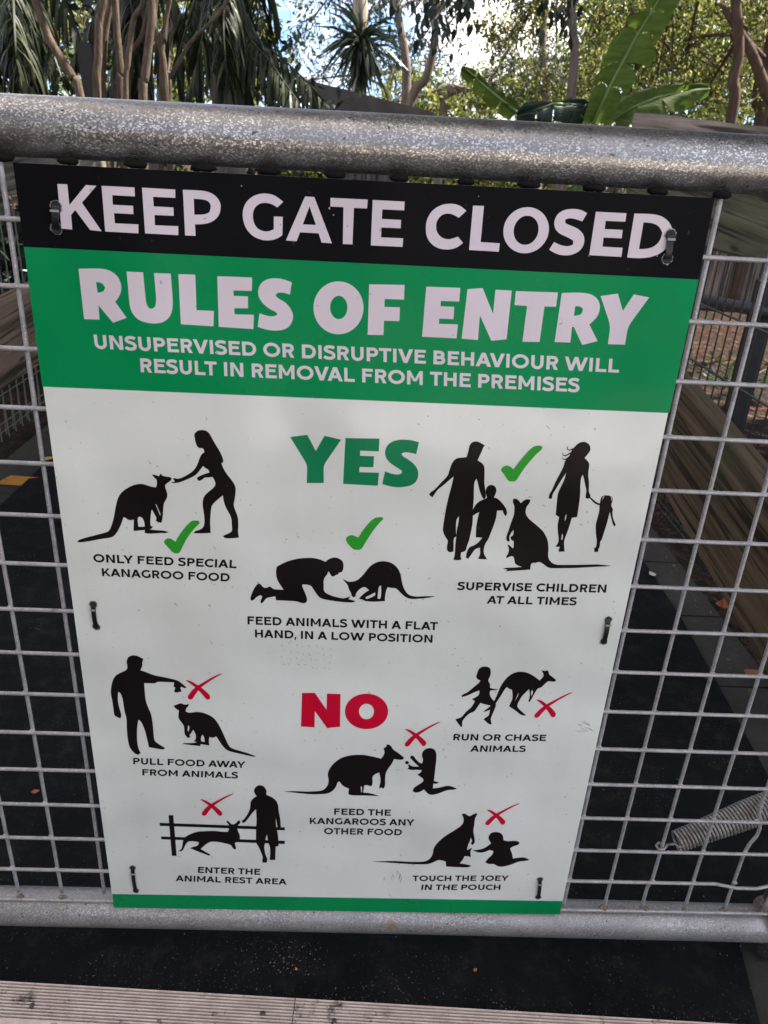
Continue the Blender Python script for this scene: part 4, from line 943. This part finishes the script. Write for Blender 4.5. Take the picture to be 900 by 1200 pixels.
# banana plant just behind the gate on the right
bp = world(693, 150, 3.3)
ban = thing('banana_plant', (bp.x, bp.y, -.03), 'banana plant with torn bright green leaves behind the top rail', 'plant')
b = MB(); limb(b, [(bp.x + .03, bp.y, -.03), (bp.x + .02, bp.y, .5), (bp.x, bp.y, bp.z - .02)], .075, .05, 14); b.build('stem', bark('banana_stem', (.05, .09, .03), (.12, .15, .06)), ban, True)
def blade(org, s, rib, left, right, Y0, Y1, material, fold=.25):
    """a leaf blade: rib from base to tip, an edge on both sides; leans back from Y0 to Y1, folded along the rib, torn across"""
    rib, left, right = P_(rib), P_(left), P_(right); n = len(rib); b = MB()
    def at(p, i, side):
        u, v = org[0] + p[0] / s, org[1] + p[1] / s
        wdt = math.hypot(p[0] - rib[i][0], p[1] - rib[i][1]) / s / FPX * Y0
        return world(u, v, Y0 + (Y1 - Y0) * i / (n - 1) - side * wdt * fold)
    NC = 7
    for sgn, edge in ((1, left), (-1, right)):
        for i in range(n - 1):
            a, c = at(rib[i], i, 0), at(rib[i+1], i+1, 0); m0, m1 = at(edge[2*i], i, 1), at(edge[2*i+1], i + 1, 1)
            vs = []
            for q in range(NC):
                s_ = q / (NC - 1); ca, cm = a.lerp(c, s_), m0.lerp(m1, s_)
                jit = 1 + .045 * noise.noise(Vector((i * 3.1 + q * .9, sgn * 5, Y0 * 7))) - (.05 if q in (0, NC - 1) else 0)
                for j in range(6):
                    t = j / 5; bow = math.sin(math.pi * t) * .016 * (1 + .5 * math.sin(i * 2.3 + q * .5)); cur = -.018 * t * t * (1 + noise.noise(Vector((i * 1.7 + q * .4, sgn * 3, 1))))
                    vs.append(ca.lerp(ca + (cm - ca) * jit, t) + Vector((0, -bow - cur, bow + cur * .6)))
            b.add(vs, [(q*6 + j, q*6 + j + 1, (q+1)*6 + j + 1, (q+1)*6 + j) for q in range(NC - 1) for j in range(5)])
    o = b.build('leaf', material, ban, True)
    r = MB(); ps = [at(p, i, 0) for i, p in enumerate(rib)]; k = len(ps); r.tube([p + Vector((0, -.004, 0)) for p in ps], [.010 - .008 * i / (k-1) for i in range(k)], 6)
    rb = r.build('midrib', ribm, o, True); rb.matrix_parent_inverse = Matrix()
ribm = mat('pale_midrib', (.16, .24, .07), .5)
# each rib step has its own torn strip: edge lists hold (lower corner, upper corner) per strip
E4 = (675, 0)
blade(E4, 4, '75 590 150 420 215 295 285 165 350 60 420 -60 480 -180',
      '30 585 85 395  78 390 110 320  112 312 190 140  262 135 240 72  350 38 330 -80  325 -80 400 -180',
      '165 590 225 440  240 438 300 345  345 315 388 237  388 185 445 85  447 80 530 -80  530 -85 560 -180', 3.25, 3.05, LM['banana'])
E3 = (450, 0)
blade(E3, 4, '640 540 560 480 490 420 430 370 360 325',
      '590 555 530 515  520 508 460 450  455 445 415 405  412 400 358 340',
      '640 490 585 455  570 440 510 400  500 395 440 350  435 345 372 320', 3.35, 3.1, LM['banana'])
blade(E4, 4, '165 570 270 500 380 455 500 430 625 415',
      '170 480 262 425  265 420 370 392  380 388 490 392  540 402 622 404',
      '190 595 290 560  292 560 440 520  450 520 560 490  555 470 622 445', 3.4, 3.6, LM['banana'], .2)
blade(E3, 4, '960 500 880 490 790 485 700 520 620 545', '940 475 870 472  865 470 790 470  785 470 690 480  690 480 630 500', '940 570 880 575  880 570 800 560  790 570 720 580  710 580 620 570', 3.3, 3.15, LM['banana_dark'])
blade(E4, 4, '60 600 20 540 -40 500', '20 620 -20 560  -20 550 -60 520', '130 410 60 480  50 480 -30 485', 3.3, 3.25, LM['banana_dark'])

# multi-stemmed shrub on the left: bare tan stems
SR = .78
ms = thing('bare_stemmed_shrub', (world(160, 110, 3.6).x, 3.6, -.03), 'shrub of many bare tan stems rising behind the gate on the left', 'plant')
def stem_px(pts, Y, r0, r1):
    P3 = [world(u, v, Y) for u, v in pts]; b = MB()
    lo = P3[0] + (P3[0] - P3[1]).normalized() * .25; base = Vector((lo.x, Y, -.03))
    limb(b, [base, Vector((lo.x, Y, .45)), *P3], r0 * SR, r1 * SR, 9); b.build('stem', BM['stem'], ms, True)
def q4(*p): return [(x / 4, y / 4) for x, y in p]
stem_px(q4((455, 455), (460, 260), (465, 100), (490, -30), (500, -300)), 3.55, .029, .02)
stem_px(q4((483, 455), (485, 280), (500, 110), (525, -20), (560, -300)), 3.65, .024, .018)
stem_px(q4((565, 430), (565, 340), (550, 180), (540, 20), (535, -200)), 3.6, .027, .02)
stem_px(q4((590, 455), (600, 290), (612, 180), (630, 80), (668, 20), (690, -120)), 3.5, .019, .014)
stem_px(q4((545, 455), (570, 370), (600, 260), (660, 180), (690, 60), (730, -140)), 3.7, .019, .013)
stem_px(q4((670, 470), (680, 360), (700, 180), (712, 40), (690, -200)), 3.45, .030, .022)
stem_px(q4((778, 470), (770, 330), (755, 230), (720, 130), (735, -60)), 3.6, .025, .016)
stem_px(q4((760, 240), (770, 190), (775, 110), (800, -20), (840, -250)), 3.6, .019, .012)
stem_px(q4((795, 420), (800, 360), (850, 270), (900, 190), (1030, 60), (1100, -60)), 3.8, .016, .010)
stem_px(q4((375, 450), (345, 370), (290, 280), (235, 190), (195, 90), (150, -40), (100, -200)), 3.3, .027, .022)

# palms: dark arching fronds whose leaflets hang straight down
def feather(b, px_, Y, L_, rng, dense=1.0, w0=.0085):
    q = crv3([world(u, v, Y + k) for u, v, k in px_], 12); n = len(q)
    b.tube(q, [.011 - .008 * i / (n - 1) for i in range(n)], 5)
    ln = sum((q[i+1] - q[i]).length for i in range(n - 1)); m_ = int(ln / .011 * dense)
    for i in range(m_):
        t = (i + rng.random()) / m_; f = t * (n - 1); k = min(n - 2, int(f)); p = q[k].lerp(q[k+1], f - k); tg = (q[k+1] - q[k]).normalized()
        side = tg.cross(Vector((0, 0, 1))); side = side.normalized() if side.length > .05 else Vector((1, 0, 0))
        s_ = rng.choice((-1, 1)); d0 = (side * s_ * rng.uniform(.5, 1.0) + tg * rng.uniform(.3, .8) + Vector((0, 0, rng.uniform(-.5, .15)))).normalized()
        LL = L_ * rng.uniform(.65, 1.15) * (1 - .45 * t); pts = []; c = p.copy(); d = d0; nseg = 6
        for k2 in range(nseg + 1):
            pts.append(c.copy()); d = (d + Vector((0, 0, -.42)) + Vector((rng.uniform(-.05, .05), rng.uniform(-.05, .05), 0))).normalized(); c = c + d * LL / nseg
        wd = d0.cross(Vector((0, 0, 1))); wd = wd.normalized() if wd.length > .05 else Vector((1, 0, 0))
        wd = (wd + Vector((rng.uniform(-.5, .5), rng.uniform(-.5, .5), 0))).normalized()
        vs = []
        for k2, p2 in enumerate(pts):
            w_ = w0 * (.5 + 1.2 * min(k2 / nseg, .4)) * (1 if k2 < nseg * .6 else max(.06, (1.02 - k2 / nseg) / .42))
            vs += [p2 - wd * w_, p2 + wd * w_]
        b.add(vs, [(2*k2, 2*k2 + 1, 2*k2 + 3, 2*k2 + 2) for k2 in range(nseg)])
def palm(label, base_px, Y, fronds, seed, tr=.11, L_=.36):
    rng = random.Random(seed); c = world(*base_px, Y)
    T = thing('palm_tree', (c.x, Y, -.05), label, 'palm', 'palms left of the gate')
    b = MB(); limb(b, [(c.x, Y, -.05), (c.x, Y, .6), (c.x, Y, c.z)], tr, tr * .9, 10); b.build('trunk', BM['grey'], T, True)
    for f in fronds:
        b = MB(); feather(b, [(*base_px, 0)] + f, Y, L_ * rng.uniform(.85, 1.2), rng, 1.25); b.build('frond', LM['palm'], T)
    return T
palm('largest dark palm with a long frond drooping toward the sky gap', (262, -75), 4.6, [
   [(285, 10, -.2), (300, 48, -.35), (322, 62, -.4), (352, 88, -.45), (388, 126, -.5)],
   [(275, -10, -.2), (290, 40, -.5), (318, 75, -.6), (350, 120, -.65)],
   [(262, -20, -.3), (256, 30, -.5), (250, 85, -.6)], [(240, -30, -.2), (222, 20, -.4), (205, 80, -.5)], [(285, -40, -.1), (302, 0, -.2), (310, 55, -.25)],
   [(270, -20, -.3), (275, 40, -.55), (290, 110, -.6)], [(250, -40, .1), (228, 0, .1), (190, 50, .1)], [(280, -60, .2), (312, -30, .2), (326, 20, .2)], [(255, -20, -.4), (238, 40, -.6), (226, 105, -.6)],
   [(265, -30, -.5), (262, 30, -.7), (266, 95, -.75)]], 5)
palm('palm in deep shade at the left edge', (10, -85), 4.4, [
   [(30, -20, -.3), (50, 30, -.4), (72, 90, -.5)], [(10, -20, -.3), (5, 30, -.5), (8, 95, -.5)], [(20, -30, -.4), (28, 30, -.6), (38, 100, -.6)], [(40, -50, 0), (75, 0, -.1), (100, 60, -.1)], [(0, -30, -.5), (-10, 40, -.6), (-5, 90, -.6)],
   [(25, -30, -.1), (50, 10, -.1), (60, 70, -.2)], [(-10, -40, -.2), (-30, 20, -.2), (-25, 80, -.2)], [(15, -10, -.6), (18, 50, -.8), (22, 105, -.8)]], 9)
palm('palm with lighter fronds behind the bare stems', (150, -80), 5.2, [
   [(130, -20, -.3), (110, 20, -.4), (85, 70, -.4)], [(150, -10, -.3), (140, 40, -.5), (130, 105, -.5)], [(165, -10, -.3), (180, 40, -.5), (195, 100, -.5)], [(170, -40, .1), (205, 0, .1), (225, 60, .1)], [(150, -30, -.5), (158, 40, -.7), (165, 110, -.7)],
   [(140, -30, 0), (118, 0, 0), (108, 60, 0)], [(160, -20, -.4), (150, 60, -.6), (148, 110, -.6)]], 14)

# spiky leaved tree against the sky
sx = world(425, 100, 8.5)
spk = thing('spiky_tree', (sx.x, 8.5, -.05), 'pale trunk with a dark rosette of spiky leaves against the sky', 'tree')
b = MB(); limb(b, [(sx.x, 8.5, -.05), world(420, 130, 8.5), world(423, 50, 8.5), world(420, -60, 8.5), world(416, -260, 8.5)], .085, .07, 12); b.build('trunk', BM['pale'], spk, True)
rng = random.Random(3); b = MB()
for i in range(190):
    c = world(424, 42 + rng.uniform(-8, 14), 8.5 - .05); d = rand_dir(rng); d.z = d.z * .9 - .18; d.normalize()
    L_ = rng.uniform(.3, .62); sd_ = d.cross(rand_dir(rng)).normalized() * .016
    e = c + d * L_ + Vector((0, 0, -.10)); mdd = c + d * L_ * .55
    b.add([c - sd_ * .6, mdd - sd_, e, mdd + sd_, c + sd_ * .6], [(0, 1, 2, 3, 4)])
for i in range(70):
    c = world(424, 48 + rng.uniform(0, 26), 8.44); d = Vector((rng.uniform(-.3, .3), rng.uniform(-.5, .1), -1)).normalized()
    L_ = rng.uniform(.25, .5); sd_ = d.cross(rand_dir(rng)).normalized() * .014
    b.add([c - sd_, c + d * L_ * .5 - sd_, c + d * L_, c + d * L_ * .5 + sd_], [(0, 1, 2, 3)])
b.build('leaf_rosette', LM['dark'], spk)

# trees further back
def C(u, v, Y): return world(u, v, Y)
G = 'gum trees beyond the gate'
gum_tree('gum_tree', 'slender gum tree with a leaning trunk against the sky gap', [(480, 128), (500, 90), (510, 40), (512, -60), (520, -260)], 9.5, .06, .035, BM['grey'], LM['grey'], (C(510, -28, 9.5), (1.6, 1.0, .62)), 21, 32, .06, .30, 9, 50, group=G)
gum_tree('gum_tree', 'gum tree with a forked upright trunk left of the leaning one', [(476, 110), (474, 60), (466, 10), (460, -100), (450, -250)], 11, .07, .035, BM['grey'], LM['grey'], (C(400, 5, 11.5), (2.1, 1.2, .9)), 22, 26, .07, .34, 9, 60, group=G)
gum_tree('gum_tree', 'thin blue grey gum at the right of the sky gap', [(640, 120), (636, 60), (640, -20), (650, -200)], 12, .07, .04, BM['grey'], LM['grey'], (C(610, 88, 12.5), (1.0, .9, .55)), 23, 34, .065, .3, 6, 34, group=G)
gum_tree('gum_tree', 'tall red barked tree forking at the right', [(857, 140), (859, 95), (866, 60), (862, 0), (855, -90), (840, -260)], 5.6, .044, .03, BM['red'], LM['olive'], (C(840, 25, 7.2), (1.25, .8, .85)), 24, 34, .05, .26, 12, 130, group=G)
gum_tree('gum_tree', 'leaning red barked tree at the right edge', [(905, 150), (898, 110), (882, 65), (868, 40), (850, 10)], 6.2, .055, .03, BM['red'], LM['olive'], (C(890, 70, 8.2), (1.0, .8, .7)), 25, 34, .05, .26, 6, 90, group=G)
gum_tree('gum_tree', 'third red barked tree with a thick base at the frame edge', [(893, 140), (888, 120), (900, 60), (925, -20), (930, -200)], 7.0, .075, .04, BM['red'], LM['olive'], (C(870, 10, 9.4), (1.6, .8, 1.0)), 35, 34, .06, .3, 8, 120, group=G)
gum_tree('gum_tree', 'pale olive tree behind the banana plant', [(735, 120), (728, 60), (742, 0), (750, -200)], 8.5, .06, .035, BM['red'], LM['olive'], (C(730, 40, 9.2), (1.7, 1.0, .95)), 26, 36, .06, .3, 9, 220, group=G)
gum_tree('gum_tree', 'tree with a sunlit yellow green crown at centre right', [(640, 128), (630, 100), (622, 70)], 15, .1, .05, BM['grey'], LM['olive'], (C(650, 112, 15.5), (1.9, 1.2, .62)), 27, 36, .08, .34, 8, 120, group=G)
gum_tree('gum_tree', 'low olive tree behind the shed roof', [(520, 128), (525, 110), (530, 100)], 13, .08, .05, BM['grey'], LM['olive'], (C(530, 112, 13.5), (1.7, 1.1, .36)), 28, 36, .08, .3, 6, 90, group=G)
gum_tree('gum_tree', 'blue grey tree low behind the spiky tree', [(450, 128), (455, 105), (460, 85)], 16, .1, .05, BM['grey'], LM['grey'], (C(440, 85, 16.5), (2.2, 1.2, .7)), 29, 24, .08, .36, 8, 60, group=G)
gum_tree('gum_tree', 'bright crowned tree seen between the palms', [(190, 120), (195, 60), (200, 0)], 12, .1, .06, BM['grey'], LM['olive'], (C(120, 30, 12.5), (3.4, 1.4, 1.3)), 30, 30, .08, .4, 9, 110, group=G)
# far wood that closes the view
rng = random.Random(77); b = MB()
for i in range(2100):
    x = rng.uniform(-16, 24); y = 22 + rng.uniform(-3, 3)
    u_ = 450 + FPX * (x - .31 - .041 * (y + .7)) / (y + .7) / .91
    top = 5.5 if u_ < 300 else 2.2 if u_ < 420 else 2.3 if u_ < 640 else 6.5
    top *= .82 + .3 * noise.noise(Vector((x * .6, 0, 4)))
    z = .2 + (top - .2) * rng.random() ** .8
    clumps(b, [Vector((x, y, z))], .50, 30, .21, rng, wid=.5)
tag(b.build('far_wood', LM['olive']), 'mass of far sunlit foliage behind the trees', 'foliage', kind='stuff')

# near branch of big dark leaves hanging in from above, on its own tree
ht = thing('broadleaf_tree', (world(655, 120, 5.2).x, 5.2, -.05), 'broadleaf tree with big dark leaves hanging at the top', 'tree')
rng = random.Random(8); b = MB(); l_ = MB(); t0 = world(668, 130, 5.2)
limb(b, [Vector((t0.x, 5.2, -.05)), world(668, 120, 5.2), world(672, 40, 5.2), world(660, -60, 5.2), world(640, -170, 5.2)], .035, .022, 8)
for e, m_ in (((480, 20), (560, -90)), ((505, 25), (580, -70)), ((525, 30), (590, -60)), ((545, 0), (600, -70)), ((650, 25), (655, -40)), ((672, 30), (665, -50)), ((455, 0), (540, -120)), ((495, 45), (560, -50))):
    yy = 4.3 + rng.uniform(-.2, .4); p0, p1, p2 = world(645, -140, 5.2), world(*m_, 4.8), world(*e, yy)
    limb(b, [p0, p1, p2], .012, .004, 5)
    q = crv3([p0, p1, p2], 9)
    for p in q[9:]:
        for k in range(4):
            c = p + Vector((rng.gauss(0, .05), rng.gauss(0, .05), rng.gauss(-.02, .05))); d = Vector((rng.uniform(-.5, .5), rng.uniform(-.5, .5), -1)).normalized() * rng.uniform(.055, .085)
            w_ = d.cross(rand_dir(rng)).normalized() * rng.uniform(.026, .04)
            l_.add([c, c + d*.25 - w_*.45, c + d*.6 - w_*.4, c + d, c + d*.6 + w_*.4, c + d*.25 + w_*.45], [(0, 1, 2, 3, 4, 5)])
b.build('trunk', BM['grey'], ht, True); l_.build('foliage', LM['dark'], ht)

# shed with a brown roof
sh = thing('shed', (world(440, 118, 8).x, 8.0, -.05), 'low shed with a sloping brown roof behind the fan palm', 'shed')
rm = mat('brown_iron_roof', (.085, .06, .05), .6); t_ = NT(rm); t_.col(t_.ramp(t_.noise(t_.co.outputs['Object'], 5, 6, .6), [(.35, (.075, .058, .05)), (.65, (.135, .11, .095))]))
a, c = world(366, 97, 7.2), world(505, 134, 7.6)
b = MB(); b.hexa([(a.x, 7.0, a.z - .26), (c.x, 7.2, c.z - .10), (c.x, 9.4, c.z - .1), (a.x, 9.4, a.z - .26), (a.x, 7.0, a.z), (c.x, 7.2, c.z), (c.x, 9.4, c.z - .02), (a.x, 9.4, a.z - .02)]); b.build('roof', rm, sh)
b = MB(); b.hexa([(a.x + .2, 7.4, -.05), (c.x - .2, 7.5, -.05), (c.x - .2, 9.2, -.05), (a.x + .2, 9.2, -.05), (a.x + .2, 7.4, a.z - .27), (c.x - .2, 7.5, c.z - .11), (c.x - .2, 9.2, c.z - .11), (a.x + .2, 9.2, a.z - .27)]); b.build('wall', M['paling'], sh)

# grey post behind the stems
b = MB(); p = world(105, 100, 4.2); b.box((p.x - .035, 4.17, -.03), (p.x + .035, 4.24, p.z + .20))
tag(b.build('timber_post', mat('grey_post', (.06, .052, .05), .8)), 'dark grey square post behind the bare stems', 'post')

# paling fence and black pipe out beyond the right hand netting
pf = thing('paling_fence', (2.9, 6.2, -.03), 'grey paling fence seen through the netting on the right', 'fence')
x = 1.7
rng = random.Random(2)
while x < 4.6:
    b = MB(); hh = .80 + rng.uniform(-.02, .02); wv = .1 + rng.uniform(-.01, .01)
    b.box((x, 6.2 + rng.uniform(-.006, .006), -.03), (x + wv, 6.22, hh)); b.build('paling', M['paling'], pf); x += wv + .012
b = MB(); b.box((1.6, 6.225, .5), (4.6, 6.27, .58)); b.build('rail', M['paling'], pf)
pp0, pp1 = world(822, 351, 2.75), world(905, 367, 2.55)
d = (pp1 - pp0)
b = MB(); b.tube([pp0 - d * .05, pp0 + d * 3], .026, 20)
pr = thing('handrail', (pp1.x, 2.6, -.03), 'dark grey horizontal pipe rail beyond the right hand netting', 'rail')
b.build('pipe', M['pvc'], pr, True)
q = pp0 + d * .95; b = MB(); b.box((q.x - .035, q.y + .03, -.03), (q.x + .045, q.y + .11, q.z + .12)); b.build('post', mat('black_post', (.012, .012, .013), .6), pr)
q = pp0 + d * 2.9; b = MB(); b.box((q.x - .035, q.y + .03, -.03), (q.x + .045, q.y + .11, q.z + .12)); b.build('post', M['black_steel'], pr)
# ground plants beyond the netting
def plant(u, v, n, size, seed, label):
    p = on_z(u, v, -.03); rng = random.Random(seed); b = MB()
    for i in range(n):
        d = Vector((rng.gauss(0, .6), rng.gauss(0, .6), rng.uniform(.3, 1))).normalized() * size * rng.uniform(.6, 1.3)
        c = p + Vector((rng.gauss(0, .12), rng.gauss(0, .12), rng.uniform(.02, .08))); b.tube([p, c], .003, 4, False); leaf_quad(b, c, d, d.cross(rand_dir(rng)).normalized() * size * .35, None, rng)
    o = b.build('ground_plant', LM['gumg']); tag(o, label, 'plant', 'small plants beyond the netting')
LM['gumg'] = leaf('weed_leaf', (.014, .026, .008), (.028, .046, .013), (.06, .085, .022), .3)
plant(812, 428, 12, .08, 1, 'small weed at the foot of the netting beside the sign edge')
plant(850, 452, 22, .06, 2, 'low weeds at the foot of the netting, widest clump')
plant(872, 445, 10, .06, 6, 'low weed clump near the black post')

# unseen tree added over the pen: its crown keeps the sun off the gate
st = thing('added_shade_tree', (6.6, 3.0, -.05), 'added unseen tree, its crown placed to shade the gate', 'tree')
b = MB(); limb(b, [(6.6, 3.0, -.05), (6.3, 2.9, 2.0), (5.2, 2.2, 3.8), (3.4, 1.6, 5.6)], .25, .10, 12)
limb(b, [(5.3, 2.2, 3.7), (3.5, .8, 4.6), (1.2, .6, 5.2)], .1, .03, 8); b.build('trunk', BM['grey'], st, True)
rng = random.Random(50); cs = []
for i in range(760):
    q = rand_dir(rng) * (rng.random() ** .4); cs.append(Vector((3.3 + q.x * 4.2, 1.45 + q.y * 2.45, 4.75 + q.z * 1.4)))
for i in range(300):  # second crown lobe, added to shade the palms
    q = rand_dir(rng) * (rng.random() ** .4); cs.append(Vector((1.9 + q.x * 2.5, 6.0 + q.y * 1.3, 4.75 + q.z * .9)))
b = MB(); clumps(b, cs, .5, 36, .24, rng, wid=.55); b.build('crown', LM['gum'], st)
# unseen shrubs added behind the viewer: they give the glossy sign something dark to reflect
rng = random.Random(61)
for i, (x, y, h, lb) in enumerate(((-4.5, -8, 2.6, 'wide unseen hedge shrub added behind the viewer, left'), (0.2, -9, 2.3, 'middle unseen hedge shrub added behind the viewer'), (4.8, -8, 2.8, 'tall unseen hedge shrub added behind the viewer, right'))):
    T = thing('added_hedge_shrub', (x, y, -.03), lb, 'shrub'); cs = []
    for k in range(90):
        q = rand_dir(rng) * (rng.random() ** .45); cs.append(Vector((x + q.x * 2.7, y + q.y * .9, h * .5 + q.z * h * .5)))
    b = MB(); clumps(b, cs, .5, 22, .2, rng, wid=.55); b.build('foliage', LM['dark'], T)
    b = MB(); b.tube([(x, y, -.03), (x, y, h * .6)], .05, 8); b.build('stem', BM['grey'], T, True)

rng = random.Random(90)
for x, y, h, lb in ((-1.75, 2.6, 1.15, 'dark shrub pressed against the left pen fence'), (-2.6, 4.2, 1.5, 'larger dark shrub further back on the left'), (-1.5, 3.9, .75, 'low dark shrub behind the left pen fence'), (-1.9, 6.2, 2.3, 'tall dark shrub filling the shade behind the left palm'), (-.55, 6.6, 2.1, 'tall dark shrub behind the bare stems')):
    T = thing('dark_shrub', (x, y, -.03), lb, 'shrub'); cs = []
    for k in range(60):
        q = rand_dir(rng) * (rng.random() ** .45); cs.append(Vector((x + q.x * .52, y + q.y * .8, h * .5 + q.z * h * .5)))
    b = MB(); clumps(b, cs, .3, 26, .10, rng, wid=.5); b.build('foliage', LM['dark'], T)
    b = MB(); b.tube([(x, y, -.03), (x, y, h * .6)], .02, 8); b.build('stem', BM['grey'], T, True)
